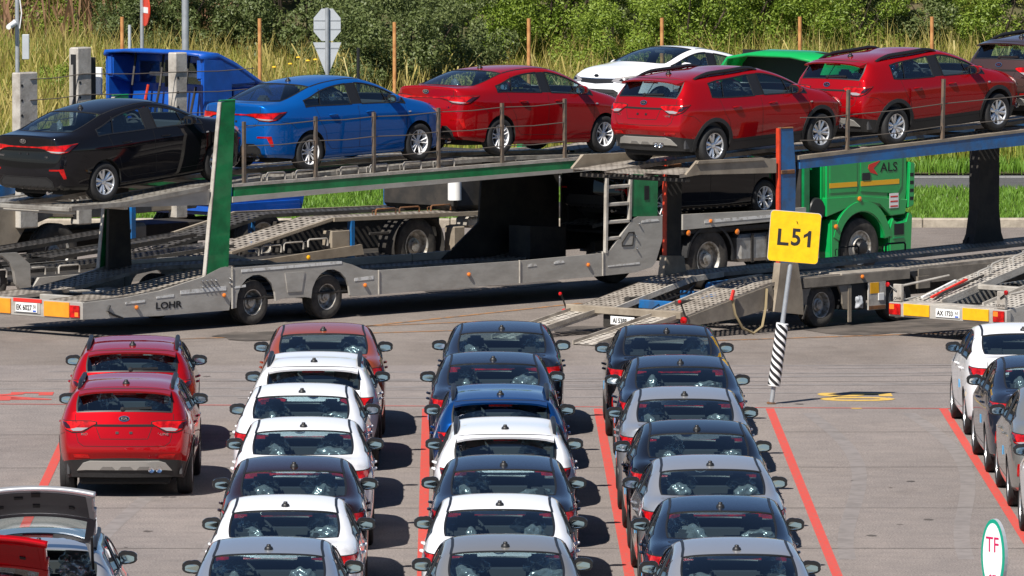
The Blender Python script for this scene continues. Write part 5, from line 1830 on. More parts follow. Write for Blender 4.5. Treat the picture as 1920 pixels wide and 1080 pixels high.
fa = mb.build('roof_fairing', 'cab_blue', TE, 40)
md = fa.modifiers.new('t', 'SOLIDIFY')
md.thickness = .06
for v in (-.75, -.1, .6):
    MB().bar((8.10, v, 3.25), (8.35, v + .15, 3.84), .03, .05).build('fairing_strut', 'steel_dark', TE)
mb = MB()
for a, b, c, d in ((-1.14, 1.14, 1.25, 3.28), (-1.14, 1.14, 3.66, 3.80), (-1.14, -.95, 3.28, 3.66), (.95, 1.14, 3.28, 3.66)):
    mb = MB().box(8.62, 8.70, a, b, c, d, .01)
    mb.build('rear_wall', 'cab_blue', TE)
ubox('rear_glass', TE, 'glass', 8.655, 8.665, -.95, .95, 3.28, 3.66, .0)
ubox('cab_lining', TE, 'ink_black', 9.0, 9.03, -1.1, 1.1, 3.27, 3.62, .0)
for v in (-.8, .2):
    MB().bar((8.56, v, 3.22), (8.58, v, 3.70), .05, .05).build('wiper_frame', 'trim_black', TE)
MB().bar((8.55, -.9, 3.45), (8.55, .6, 3.45), .04, .07).build('work_lamp_bar', 'tank_metal', TE)
s_ = MB().lathe([(.001, -.006), (.16, -.006), (.16, 0)], 24, 'x', (8.612, -.93, 3.03)).build('country_sticker', 'plate_white', TE)
place_text('sticker_letters', 'RUS', .13, 'ink_black', s_, (8.603, -.93, 3.03), (0, -1, 0), (0, 0, 1), True)
cables(TE, [(3.7, 2.6), (5.0, 2.65), (7.4, 2.6), (9.2, 2.6)], -1.36, (.25, .62, .98))
for v in (.35, .65, -.3, -.55):
    MB().tube([(8.4, v, 1.9), (8.42, v, 2.8), (8.5, v - .05, 3.25)], .025, 6).build('air_hose', 'post_red' if v > .5 else 'steel_dark', TE)
MB().tube([(8.3, .1, 1.6), (8.3, .1, 2.9)], .045, 8).build('exhaust_stack', 'tank_metal', TE)
ubox('winch_post', TE, 'steel_dark', 5.3, 5.45, -1.2, -1.1, 2.2, 3.9)
ubox('side_board', TE, 'plate_white', 8.0, 8.05, 1.30, 1.75, 3.05, 3.55, .01)

# ------------------------------------------------------------------ carrier F under the white car
F_O = Vector((4.12, 168.6, 0))
TF = carrier_root('carrier_trailer', F_O, PA, 'car transporter deck under the white saloon behind the red cars', 'car trailer')
for v0, v1 in ((-1.15, -.42), (.42, 1.15)):
    perforated('upper_track', [(-3.2, 2.44), (3.2, 1.80)], v0, v1, 'deck_worn', TF, .15, .5)
for sg in (-1, 1):
    beam('deck_beam', TF, 'carrier_green', [(-3.2, 2.35), (3.2, 1.71)], 1.2 * sg, .07, .16)
    for u in (-2.9, 2.9):
        MB().bar((u, 1.1 * sg, .7), (u, 1.1 * sg, 2.03 - u * .10), .14, .14).build('post', 'carrier_green', TF)
    truck_wheel(TF, 0, 1.0 * sg, .45, .45, sg)
ubox('chassis', TF, 'steel_dark', -3.0, 3.0, -1.1, 1.1, .55, .75)
# ================================================================== cars: prototypes and copies
COLORS = {
    'white': (0.80, 0.81, 0.83, 0.0), 'silver': (0.46, 0.47, 0.49, 0.65), 'blue_silver': (0.40, 0.44, 0.50, 0.65),
    'beige_grey': (0.34, 0.33, 0.31, 0.6), 'black': (0.006, 0.006, 0.008, 0.1), 'graphite': (0.028, 0.038, 0.066, 0.6),
    'brown_black': (0.030, 0.012, 0.010, 0.4), 'navy': (0.020, 0.032, 0.060, 0.6), 'red': (0.33, 0.003, 0.006, 0.3),
    'orange': (0.42, 0.085, 0.030, 0.45), 'blue': (0.003, 0.095, 0.38, 0.4), 'brown': (0.085, 0.050, 0.045, 0.5),
    'deep_blue': (0.004, 0.042, 0.17, 0.4), 'grey_beige': (0.30, 0.30, 0.28, 0.6)}
PROTO = {'sedan': make_car('sedan')[0], 'hatch': make_car('hatch')[0]}
USED = set()
DARK_MIRROR = (0.010, 0.010, 0.012, 0.0)
CARN = 0

def car(kind, colour, loc, rz, label, group=None, pitch=0.0, rim='blade', name=None, mirrors=None, proto=None, sticker=True):
    """a copy of the prototype with all its parts; first use takes the prototype itself"""
    global CARN
    CARN += 1
    c = COLORS[colour]
    mc = c if mirrors is None else mirrors
    src = proto or PROTO[kind]
    rnd = random.Random(CARN)
    def edit(o, q):
        if o.get('paint'):
            q.color = mc if o['paint'] == 2 else c
        if o.get('rim'):
            q.data = RIMS[rim]
        if o.name.startswith('plastic_cover'):
            q.rotation_euler[2] += rnd.uniform(-.6, .6) + (math.pi if rnd.random() < .5 else 0)
            q.scale = [x * rnd.uniform(.6, 1.2) for x in q.scale]
            q.location.z += rnd.uniform(-.02, .03)
            q.location.y += rnd.uniform(-.09, .09)
    root = copy_tree(src, None, edit)
    for q in list(root.children):
        if q.name.startswith('plastic_cover') and rnd.random() < .28:
            bpy.data.objects.remove(q)
    for q in [root] + list(root.children_recursive):
        for k in ('paint', 'rim'):
            if k in q:
                del q[k]
    root.name = name or ('saloon_car' if kind == 'sedan' else 'hatchback_car')
    root.location = loc
    root.rotation_mode = 'XYZ'
    root.rotation_euler = (0, -pitch, rz)
    tag(root, label, 'car', group)
    return root

def drop_proto():
    for p in PROTO.values():
        for q in list(p.children_recursive) + [p]:
            bpy.data.objects.remove(q)

def on_deck(kind, colour, origin, deg, u, v, z0, z1, label, rim='blade', **kw):
    """rear wheels stand at u on the deck, z0 and z1 the deck heights under rear and front wheels"""
    p = math.atan2(z1 - z0, 2.6)
    o = origin + Vector((math.cos(R(deg)), math.sin(R(deg)), 0)) * (u + 1.30 * math.cos(p)) + Vector((-math.sin(R(deg)), math.cos(R(deg)), 0)) * v
    o = Vector((o.x, o.y, (z0 + z1) / 2))
    return car(kind, colour, o, R(deg), label, 'new cars loaded on the transporters', p, rim, **kw)

on_deck('sedan', 'black', A_O, PA, -3.01, 0, 2.145, 2.355, 'black saloon car on the lowered tail of the upper deck')
on_deck('sedan', 'blue', A_O, PA, 1.70, 0, 2.428, 2.488, 'bright blue saloon car on the upper deck behind the green post', 'spoke')
on_deck('sedan', 'red', A_O, PA, 6.27, 0, 2.498, 2.435, 'red saloon car on the upper deck in front of the blue one', 'spoke')
on_deck('hatch', 'red', B_O, PA, -2.22, 0, 2.728, 2.838, 'red hatchback above the orange and blue post, rear wheel on the tan plate')
on_deck('hatch', 'red', B_O, PA, 2.27, 0, 2.865, 3.0, 'red hatchback with roof rails high on the blue beam')
on_deck('hatch', 'brown', B_O, PA, 6.66, 0, 3.035, 3.16, 'dark brown hatchback cut off by the right edge, on the upper deck')
on_deck('sedan', 'black', A_O, PA, 10.40, 0, 1.155, 1.155, 'dark saloon car inside the lower deck of the green truck', 'spoke')
wc = car('sedan', 'white', (F_O.x, F_O.y, 2.135), R(PA + 180), 'white saloon facing the viewer on the rear transporter deck', 'new cars loaded on the transporters', math.atan(.64 / 6.4))

# ---- parked rows: (kind, colour, x, y of the mirrors, label)
MX = 0.66                                         # mirrors sit this far ahead of the wheelbase centre
ROWS = [
    ('hatch', 'red', -4.41, 127.18, 'red hatchback in the left row, the farther of the pair'),
    ('hatch', 'red', -4.24, 120.77, 'red hatchback in the left row, the nearer one showing its twin exhaust'),
    ('sedan', 'orange', -1.81, 129.55, 'copper orange saloon car at the far end of the second row'),
    ('hatch', 'white', -1.83, 124.32, 'white hatchback with black roof rails behind the copper car'),
    ('sedan', 'white', -1.92, 119.09, 'white saloon car directly behind the white hatchback with rails'),
    ('sedan', 'white', -1.83, 113.97, 'white saloon car just ahead of the black one in the second row'),
    ('sedan', 'brown_black', -1.86, 108.58, 'black saloon car between white ones in the second row'),
    ('sedan', 'white', -1.86, 103.68, 'white saloon car between the black and the silver one in the second row'),
    ('sedan', 'blue_silver', -1.95, 98.86, 'bluish silver saloon car nearest the viewer in the second row'),
    ('sedan', 'graphite', 0.73, 129.82, 'dark blue-grey saloon car at the far end of the middle row'),
    ('sedan', 'graphite', 0.58, 124.31, 'dark grey saloon car right ahead of the blue hatchback'),
    ('hatch', 'deep_blue', 0.65, 118.99, 'blue hatchback with roof rails in the middle row'),
    ('hatch', 'white', 0.68, 113.95, 'white hatchback with roof rails behind the blue hatchback'),
    ('sedan', 'graphite', 0.64, 108.70, 'dark grey saloon car behind the white hatchback in the middle row'),
    ('sedan', 'white', 0.57, 103.79, 'white saloon car second nearest the viewer in the middle row'),
    ('sedan', 'beige_grey', 0.58, 99.12, 'grey saloon car nearest the viewer in the middle row'),
    ('sedan', 'black', 3.06, 129.32, 'black saloon car at the far end of the right-hand full row'),
    ('sedan', 'graphite', 3.11, 123.75, 'dark grey saloon car second from the transporter ramps in its row'),
    ('sedan', 'silver', 3.04, 118.56, 'silver saloon car ahead of a black one beside the striped sign post'),
    ('sedan', 'black', 3.05, 113.56, 'black saloon car between two silver ones'),
    ('sedan', 'silver', 3.07, 108.69, 'silver saloon car between the black and the navy one'),
    ('sedan', 'navy', 3.06, 103.58, 'dark navy saloon car second nearest the viewer in its row'),
    ('sedan', 'silver', 3.07, 98.77, 'silver saloon car nearest the viewer, beside the long red line'),
    ('sedan', 'white', 8.10, 129.49, 'white saloon car at the far end of the row on the right edge'),
    ('sedan', 'graphite', 8.07, 123.73, 'dark grey saloon car second in the row on the right edge'),
    ('sedan', 'grey_beige', 8.09, 118.94, 'warm grey saloon car cut off by the right edge'),
    ('sedan', 'white', 8.05, 113.09, 'white saloon car showing only its mirror and flank at the right edge'),
]
for n, (k, c, x, y, lab) in enumerate(ROWS):
    rnd = random.Random(n)
    o = car(k, c, (x, y - MX, 0), R(90 + rnd.uniform(-.9, .9)), lab, 'new cars parked in rows', mirrors=DARK_MIRROR if c != 'white' else DARK_MIRROR)
    # blue transport sticker on the left rear door
    st = MB().box(-.06, .06, -.003, .003, -.055, .055).build('sticker', 'sticker_blue', o)
    st.location = (-.62 + rnd.uniform(-.1, .1), .885, .66)

# ---- two hatchbacks with raised tailgates, bottom left
mat('gate_lining', (0.075, 0.075, 0.08), .35)
def open_car(colour, x, y, label):
    root, s = make_car('hatch', True)
    root.name = 'hatchback_car'
    c = COLORS[colour]
    for q in root.children_recursive:
        if q.get('paint'):
            q.color = DARK_MIRROR if q['paint'] == 2 else c
    ids = [fi for fi in range(len(s.F)) if not s.cut[fi] and s.M[fi] == 0 and s.C[fi][0] < -1.78 and abs(s.C[fi][1]) < .64 and s.C[fi][2] > .66]
    gl = [fi for fi in range(len(s.F)) if s.M[fi] == 2]
    hinge = Vector((-1.66, 0, 1.42))
    RM = Matrix.Translation(hinge) @ Matrix.Rotation(R(114), 4, 'Y') @ Matrix.Translation(-hinge)
    g = obj('tailgate', s.sub('tailgate', ids), 'paint', root, c)
    md = g.modifiers.new('t', 'SOLIDIFY')
    md.thickness, md.offset = .06, -1
    w = obj('rear_window', s.sub('rear_window', gl, -.01), 'glass', g)
    # inner frame round the glass and inner trim panel
    def inner(a, b):
        p, nn = s.rear(a, b)
        return (p, -nn) if p is not None else (None, None)
    parts_ = []
    for name, poly, m in (('inner_frame', [(-.62, 1.12), (.62, 1.12), (.62, 1.165), (-.62, 1.165)], 'paint'), ('inner_frame', [(-.62, 1.35), (.62, 1.35), (.58, 1.40), (-.58, 1.40)], 'paint'),
                          ('inner_frame', [(-.66, 1.12), (-.56, 1.12), (-.52, 1.40), (-.60, 1.40)], 'paint'), ('inner_frame', [(.56, 1.12), (.66, 1.12), (.60, 1.40), (.52, 1.40)], 'paint'),
                          ('inner_panel', [(-.55, .72), (.55, .72), (.58, 1.10), (-.58, 1.10)], 'gate_lining'), ('handle_hole', [(.14, .80), (.24, .80), (.24, .84), (.14, .84)], 'ink_black'),
                          ('handle_hole', [(-.42, .95), (-.36, .95), (-.36, .99), (-.42, .99)], 'ink_black'), ('handle_hole', [(-.04, .95), (.04, .95), (.04, 1.0), (-.04, 1.0)], 'ink_black'),
                          ('handle_hole', [(.36, .95), (.42, .95), (.42, .99), (.36, .99)], 'ink_black'), ('latch', [(-.05, .72), (.05, .72), (.05, .80), (-.05, .80)], 'steel_dark')):
        mb = MB()
        patch(mb, poly, inner, .064 if name in ('inner_frame', 'inner_panel') else .075, -.05)
        parts_.append(mb.build(name, 'gate_lining' if (m == 'paint' and colour == 'silver') else ('paint' if m == 'gate_lining' and colour == 'red' else m), g, color=c))
    mb = MB()
    patch(mb, [(-.17, 1.36), (.17, 1.36), (.17, 1.385), (-.17, 1.385)], inner, .085, -.05)
    mb.build('brake_light', 'lens_red', g)
    g.data.transform(RM)
    for q in g.children:
        q.data.transform(RM)
    for q in [root] + list(root.children_recursive):
        for k in ('paint', 'rim'):
            if k in q:
                del q[k]
    for sg in (1, -1):
        MB().tube([(-1.70, sg * .60, 1.20), (-2.05, sg * .60, 1.58)], .014, 6).build('gas_strut', 'trim_black', root)
    root.location = (x, y - MX, 0)
    root.rotation_euler = (0, 0, R(90))
    tag(root, label, 'car', 'new cars parked in rows')
    return root
open_car('silver', -4.46, 99.90, 'silver hatchback with its tailgate raised in the bottom left corner')
open_car('red', -4.74, 94.6, 'red hatchback with raised tailgate at the very bottom left')
drop_proto()
# ================================================================== signs and posts
mat('galvanised', (0.44, 0.46, 0.48), .45, .5, col2=(0.36, 0.38, 0.40), scale=5)
mat('sign_yellow', (0.85, 0.50, 0.004), .35, var=.16, scale=7, detail=8)
mat('sign_white', (0.80, 0.80, 0.79), .4)
mat('sign_back', (0.50, 0.53, 0.56), .5, .3, var=.08, scale=4)
mat('post_orange', (0.52, 0.26, 0.09), .7, col2=(0.38, 0.16, 0.05), scale=6)
mat('sign_green', (0.01, 0.30, 0.20), .4)
mat('sign_magenta', (0.55, 0.01, 0.10), .4)
mat('sign_red', (0.62, 0.05, 0.02), .4)
mat('concrete', (0.40, 0.38, 0.34), .85, col2=(0.30, 0.28, 0.25), scale=4, bump=.2)

def rounded(w, h, r, n=5):
    pts = []
    for cx, cy, a0 in ((w / 2 - r, h / 2 - r, 0), (-w / 2 + r, h / 2 - r, 90), (-w / 2 + r, -h / 2 + r, 180), (w / 2 - r, -h / 2 + r, 270)):
        for k in range(n + 1):
            a = R(a0 + 90 * k / n)
            pts.append((cx + r * math.cos(a), cy + r * math.sin(a)))
    return pts

# bay sign: leaning post with striped sleeve
S = empty('bay_sign', (4.71, 132.55, 0))
tag(S, 'yellow square bay sign on a leaning pole with black and white sleeve', 'sign')
lean = math.atan(.33 / 2.45)
S.rotation_euler = (0, lean, 0)
MB().tube([(0, 0, 0), (0, 0, 2.75)], .034, 12).build('pole', 'galvanised', S, 40)
MB().lathe([(.07, 0), (.07, .02), (.045, .03)], 14, 'z').build('base_plate', 'rust', S)
slv = MB().lathe([(.088, .27), (.09, .28), (.09, 1.19), (.088, 1.20), (.04, 1.20)], 24, 'z').build('sleeve', 'sign_white', S, 40)
for k in range(-1, 12):                             # diagonal stripes wound on the sleeve
    z0 = .20 + k * .102
    vs, fs = [], []
    for j in range(25):
        a = 2 * math.pi * j / 24
        za = z0 + .20 * (a - math.pi) / math.pi
        lo, hi = za, za + .052
        lo, hi = max(.285, min(1.185, lo)), max(.285, min(1.185, hi))
        # front face leans the same way all over the visible half
        vs += [(.0925 * math.sin(a), .0925 * math.cos(a), lo), (.0925 * math.sin(a), .0925 * math.cos(a), hi)]
        if j:
            fs.append((2 * j - 2, 2 * j, 2 * j + 1, 2 * j - 1))
    MB().add(vs, fs).build('sleeve_stripe', 'ink_black', slv, True)
pn = empty('sign_panel', (.0, -.05, 2.48), 0, S)
pn.rotation_euler = (0, R(-3.2), R(-4))
MB().prism(rounded(.735, .735, .05), -.012, .012).build('panel', 'sign_yellow', pn)
MB().prism(rounded(.75, .75, .055), .013, .02).build('panel_back', 'sign_back', pn)
MB().prism([(-.245, -.130), (-.078, -.130), (-.078, -.086), (-.197, -.086), (-.197, .110), (-.245, .110)], -.016, -.0125).build('panel_letter', 'ink_black', pn)
place_text('panel_digit', '5', .345, 'ink_black', pn, (.025, -.0135, -.010), (1, 0, 0), (0, 0, 1), True, .92)
MB().prism([(.195, -.130), (.243, -.130), (.243, .110), (.205, .110), (.185, .075), (.135, .045), (.135, .0), (.195, .035)], -.016, -.0125).build('panel_digit', 'ink_black', pn)
for z in (-.2, .2):
    MB().box(-.06, .06, .02, .075, z - .02, z + .02, .004).build('clamp', 'galvanised', pn)
lamp('bolt', pn, 'steel_dark', .02, -.013, .23, .008)
# flatten: panel becomes the part, its pieces sub-parts
main = [c for c in pn.children if c.name.startswith('panel') and 'back' not in c.name and 'text' not in c.name][0]
bpy.context.view_layer.update()
for c in list(pn.children):
    if c is not main:
        c.parent = main
main.parent = S
main.location, main.rotation_euler = pn.location, pn.rotation_euler
bpy.data.objects.remove(pn)

# oval customer sign, bottom right
T = empty('oval_sign', (6.23, 103.3, 0), R(-52))
tag(T, 'white oval sign with green rim and magenta letters on a stand, bottom right', 'sign')
MB().tube([(0, .03, 0), (0, .03, .9)], .025, 10).build('stand_pole', 'galvanised', T, 40)
MB().lathe([(.20, 0), (.20, .05), (.05, .07)], 18, 'z', (0, .03, 0)).build('stand_base', 'concrete', T)
el = lambda a, b: [(a * math.cos(2 * math.pi * k / 32), .75 + b * math.sin(2 * math.pi * k / 32)) for k in range(32)]
bd = MB().prism(el(.205, .425), -.02, .025).build('sign_board', 'sign_back', T)
MB().prism(el(.203, .422), -.026, -.021).build('board_rim', 'sign_green', bd)
MB().prism(el(.165, .375), -.031, -.027).build('board_face', 'sign_white', bd)
place_text('board_letters', 'TF', .25, 'sign_magenta', bd, (0, -.033, .87), (1, 0, 0), (0, 0, 1), False, .85)
place_text('board_number', '07', .14, 'sign_magenta', bd, (0, -.033, .475), (1, 0, 0), (0, 0, 1), True, .9)

def at(px, py, Y):
    """scene position at distance Y seen at a photo pixel: used to measure placements once"""
    z = CAMH - (py + 690) / FPX * Y
    return (px - 844) / FPX * Y * 1.0035, z

def post(name, label, cat, px, ptop, Y, r, material, group=None, top=None):
    x, z = at(px, ptop, Y)
    g = bank_z(x, Y) if Y > 189 else 0
    e = empty(name, (x, Y, g - .1))
    tag(e, label, cat, group)
    MB().tube([(0, 0, 0), (0, 0, z - g + .1)], r, 10).build('pole', material, e, 40)
    return e, x, z
for px, pt, where in ((231, 30, 'left of the no-entry sign'), (488, 33, 'between the blue cab and the octagonal sign back'), (740, 40, 'half hidden by the grey bush'), (991, 33, 'above the red saloon car'), (1240, 32, 'above the white hatchback'), (1498, 30, 'above the green roof fairing'), (1745, 30, 'above the farther red hatchback')):
    e, x, z = post('fence_post', 'orange wooden fence post ' + where, 'post', px, pt, 191.5, .042, 'post_orange', 'orange posts along the bank')
# wire strung on the orange posts
# lamp column, pole with camera, sign poles
e, x, z = post('lamp_column', 'thick grey lamp column rising out of the top edge behind the blue cab', 'pole', 349, -60, 185, .075, 'galvanised')
e, x, z = post('road_sign', 'no-entry road sign seen edge-on at the top left', 'sign', 268, -40, 186.5, .04, 'galvanised')
q = empty('x', (0, 0, 0))
bpy.data.objects.remove(q)
x2, z2 = at(274, 17, 186.4)
mb = MB().lathe([(.001, -.012), (.33, -.012), (.33, .012), (.001, .012)], 28, 'y')
d_ = mb.build('sign_disc', 'sign_red', e)
d_.location = (x2 - x, -.07, z2 - e.location.z)
d_.rotation_euler = (0, 0, R(-72))
b_ = MB().box(-.25, .25, -.018, -.0125, -.06, .06).build('sign_bar', 'sign_white', d_)
e, x, z = post('guide_board', 'narrow blue and grey board beside the no-entry sign pole', 'sign', 245, 45, 186, .035, 'sign_back')
MB().box(-.11, -.05, -.03, .03, 1.0, 2.35, .01).build('board', 'carrier_blue', e)
e, x, z = post('road_sign', 'back of an octagonal sign above a triangular sign on one pole', 'sign', 614, 13, 186, .042, 'galvanised')
gz = e.location.z
xo, zo = at(617, 45, 186)
oc = MB().prism([(.30 * math.cos(R(22.5 + 45 * k)), .36 * math.sin(R(22.5 + 45 * k))) for k in range(8)], -.012, .0).build('octagon_plate', 'sign_back', e)
oc.location = (0, .05, zo - gz)
for dz in (-.09, .09):
    MB().box(-.27, .27, -.02, -.012, dz - .012, dz + .012, .002).build('stiffener', 'galvanised', oc)
xt, zt = at(616, 110, 186)
tp = MB().prism([(-.29, .35), (.29, .35), (.0, -.38)], -.012, .0).build('triangle_plate', 'sign_back', e)
tp.location = (0, .05, zt - gz)
MB().box(-.25, .25, -.02, -.012, .22, .245, .002).build('stiffener', 'galvanised', tp)
e, x, z = post('camera_pole', 'slim pole with white surveillance camera and junction box at the left edge', 'pole', 35, -30, 181, .045, 'galvanised')
gz = e.location.z
xc, zc = at(20, 42, 181)
cm = MB().tube([(.0, 0, 0), (-.10, -.26, -.06)], [.06, .052], 12).build('camera_housing', 'sign_white', e, 40)
cm.location = (-.06, -.06, zc - gz)
MB().tube([(.0, .06, .05), (0, 0, .02)], .03, 8).build('camera_bracket', 'sign_white', cm)
xb, zb = at(51, 86, 181)
jb = MB().box(-.07, .07, -.08, .04, -.25, .25, .01).build('junction_box', 'sign_back', e)
jb.location = (.17, 0, zb - gz)
MB().tube([(.03, -.04, zc - gz + .7), (.09, -.05, zc - gz + .2), (.05, -.04, zc - gz - .1)], .012, 6).build('cable', 'sign_white', e)
e, x, z = post('bollard_post', 'short black post behind the blue saloon car', 'post', 672, 88, 184.2, .035, 'trim_black')
# ================================================================== vegetation
def leaf_material(name, c1, c2, tr=.35, rough=.55):
    m, nt, b = _nodes(name)
    oi = nt.nodes.new('ShaderNodeObjectInfo')
    g = nt.nodes.new('ShaderNodeNewGeometry')
    rp = nt.nodes.new('ShaderNodeValToRGB')
    rp.color_ramp.elements[0].color, rp.color_ramp.elements[1].color = (*c1, 1), (*c2, 1)
    ad = nt.nodes.new('ShaderNodeMath')
    ad.operation = 'MULTIPLY_ADD'
    ad.inputs[1].default_value = .75
    mu = nt.nodes.new('ShaderNodeMath')
    mu.operation = 'MULTIPLY'
    mu.inputs[1].default_value = .3
    nt.links.new(oi.outputs['Random'], mu.inputs[0])
    nt.links.new(g.outputs['Random Per Island'], ad.inputs[0])
    nt.links.new(mu.outputs[0], ad.inputs[2])
    nt.links.new(ad.outputs[0], rp.inputs[0])
    nt.links.new(rp.outputs[0], b.inputs['Base Color'])
    b.inputs['Roughness'].default_value = rough
    t = nt.nodes.new('ShaderNodeBsdfTranslucent')
    nt.links.new(rp.outputs[0], t.inputs[0])
    mx = nt.nodes.new('ShaderNodeMixShader')
    mx.inputs[0].default_value = tr
    nt.links.new(b.outputs[0], mx.inputs[1])
    nt.links.new(t.outputs[0], mx.inputs[2])
    nt.links.new(mx.outputs[0], nt.nodes['Material Output'].inputs[0])
    MATS[name] = m
leaf_material('leaf_green', (0.110, 0.190, 0.016), (0.310, 0.400, 0.055))
leaf_material('leaf_dark', (0.060, 0.095, 0.022), (0.195, 0.235, 0.080))
leaf_material('leaf_olive', (0.203, 0.236, 0.030), (0.419, 0.419, 0.095))
leaf_material('leaf_yellow', (0.228, 0.216, 0.030), (0.432, 0.360, 0.072))
leaf_material('grass_straw', (0.300, 0.250, 0.060), (0.520, 0.430, 0.140))
leaf_material('grass_green', (0.149, 0.230, 0.027), (0.351, 0.392, 0.081))
leaf_material('grass_yellow', (0.240, 0.270, 0.030), (0.440, 0.420, 0.075))
leaf_material('lawn', (0.072, 0.180, 0.014), (0.180, 0.324, 0.034), .3)
leaf_material('weed_pink', (0.20, 0.12, 0.05), (0.34, 0.19, 0.12))
mat('bark', (0.07, 0.05, 0.035), .9, var=.4, scale=12)
mat('flower_yellow', (0.75, 0.45, 0.01), .6)

def crown_mesh(seed, rx, ry, rz, n, leaf, clumps):
    """leaf faces in clumps through an uneven crown"""
    rg = np.random.default_rng(seed)
    C, S_ = [], []
    for k in range(clumps):
        d = rg.normal(size=3)
        d /= np.linalg.norm(d)
        rr = rg.uniform(.25, 1) ** .5
        p = d * rr * np.array([rx, ry, rz]) * rg.uniform(.75, 1.1)
        if p[2] < -rz * .75:
            p[2] *= .5
        C.append(p)
        S_.append(rg.uniform(.14, .30) * (rx + rz) / 2)
    C, S_ = np.array(C), np.array(S_)
    ci = rg.integers(0, clumps, n)
    d = rg.normal(size=(n, 3))
    d /= np.linalg.norm(d, axis=1)[:, None]
    P = C[ci] + d * (S_[ci] * rg.uniform(.35, 1, n) ** .5)[:, None]
    nrm = d * .8 + rg.normal(size=(n, 3)) * .6 + np.array([0, -.2, .5])
    nrm /= np.linalg.norm(nrm, axis=1)[:, None]
    t = np.cross(nrm, rg.normal(size=(n, 3)))
    t /= np.linalg.norm(t, axis=1)[:, None]
    b = np.cross(nrm, t)
    L = (leaf * rg.uniform(.6, 1.3, n))[:, None]
    W = L * rg.uniform(.35, .6, n)[:, None]
    q = np.stack([P - t * L, P + b * W, P + t * L, P - b * W], 1).reshape(-1, 3)
    q[:, 2] += rz
    me = bpy.data.meshes.new('crown')
    me.vertices.add(4 * n)
    me.vertices.foreach_set('co', q.astype(np.float32).ravel())
    me.loops.add(4 * n)
    me.loops.foreach_set('vertex_index', np.arange(4 * n, dtype=np.int32))
    me.polygons.add(n)
    me.polygons.foreach_set('loop_start', np.arange(0, 4 * n, 4, dtype=np.int32))
    me.update(calc_edges=True)
    return me
def trunk_mesh(seed, h, r, spread):
    rg = random.Random(seed)
    mb = MB()
    for k in range(rg.randint(3, 5)):
        a = rg.uniform(0, 6.28)
        e1 = Vector((math.cos(a) * spread * .35, math.sin(a) * spread * .35, h * .45))
        e2 = Vector((math.cos(a + .3) * spread * .8, math.sin(a + .3) * spread * .8, h * .85))
        mb.tube([(math.cos(a) * .08, math.sin(a) * .08, -.2), e1, e2], [r, r * .6, r * .2], 6)
    return mb.mesh('trunk', 50)

KINDS = {'tall': [(crown_mesh(k, 1.5, 1.2, 2.3, 26000, .038, 60), trunk_mesh(k, 3.6, .07, 1.2)) for k in range(3)],
         'round': [(crown_mesh(10 + k, 1.35, 1.1, 1.25, 20000, .034, 52), trunk_mesh(10 + k, 2.0, .05, 1.0)) for k in range(3)],
         'low': [(crown_mesh(20 + k, .85, .75, .65, 8000, .030, 30), trunk_mesh(20 + k, 1.0, .025, .6)) for k in range(3)]}
# matrices in one mesh per kind; materials sit on the object so that kinds can share meshes
VEG_N = {}
def shrub(kind, px, Y, material, scale, label, group, sink=0.0, name='shrub'):
    VEG_N[kind] = VEG_N.get(kind, 0) + 1
    cr, tr_ = KINDS[kind][VEG_N[kind] % 3]
    x = (px - 844) / FPX * Y
    e = empty(name, (x, Y, bank_z(x, Y) - sink), random.uniform(0, 6.28))
    s_ = scale * random.uniform(.92, 1.08)
    e.scale = (s_, s_, s_ * random.uniform(.92, 1.1))
    tag(e, label, 'shrub' if name == 'shrub' else 'tree', group)
    c = bpy.data.objects.new('crown', cr)
    COL.objects.link(c)
    if len(cr.materials) == 0:
        cr.materials.append(None)
    c.parent = e
    c.material_slots[0].link = 'OBJECT'
    c.material_slots[0].material = MATS[material]
    t = obj('trunk', tr_, 'bark', e)
    return e
PLACES = ['behind the camera pole', 'left of the no-entry sign', 'above the blue cab', 'right of the lamp column', 'left of the octagonal sign back', 'right of the octagonal sign back', 'above the blue saloon car', 'above the red saloon car', 'left of the white hatchback', 'above the white hatchback', 'above the green roof fairing', 'above the farther red hatchback', 'at the right edge']
def place_word(px):
    xs = (60, 180, 300, 420, 540, 680, 760, 900, 1050, 1230, 1420, 1680, 1900)
    return PLACES[min(range(len(xs)), key=lambda k: abs(xs[k] - px))]
rv = random.Random(21)
# back row of tall growth closing the top of the picture
mats_by_x = lambda px: 'leaf_olive' if px < 130 else ('leaf_dark' if px < 940 else 'leaf_green' if px < 1420 else 'leaf_olive')
cnt = {}
ORD = ['first', 'second', 'third', 'fourth', 'fifth', 'sixth', 'seventh', 'eighth', 'ninth', 'tenth', 'eleventh', 'twelfth', 'thirteenth', 'fourteenth', 'fifteenth', 'sixteenth', 'seventeenth', 'eighteenth', 'nineteenth', 'twentieth', 'twenty-first', 'twenty-second', 'twenty-third', 'twenty-fourth', 'twenty-fifth', 'twenty-sixth']
def lab(base, px):
    w = place_word(px)
    cnt[(base, w)] = cnt.get((base, w), 0) + 1
    k = cnt[(base, w)]
    return base + ' ' + w + ('' if k == 1 else ', to the right of its twin')
for row, (Y, step, sc) in enumerate(((228, 104, 1.65), (218, 118, 1.15))):
    px = -50 + row * 60
    nth = 0
    while px < 2030:
        nth += 1
        shrub('tall', px + rv.uniform(-25, 25), Y + rv.uniform(-2, 2), 'leaf_green' if rv.random() < .45 else mats_by_x(px), sc * rv.uniform(.9, 1.15), 'tall leafy tree on the bank, ' + ORD[nth - 1] + ' from the left in the ' + ('back rank' if row == 0 else 'front rank'), 'trees on the bank', .3, 'tree')
        px += step * rv.uniform(.8, 1.1)
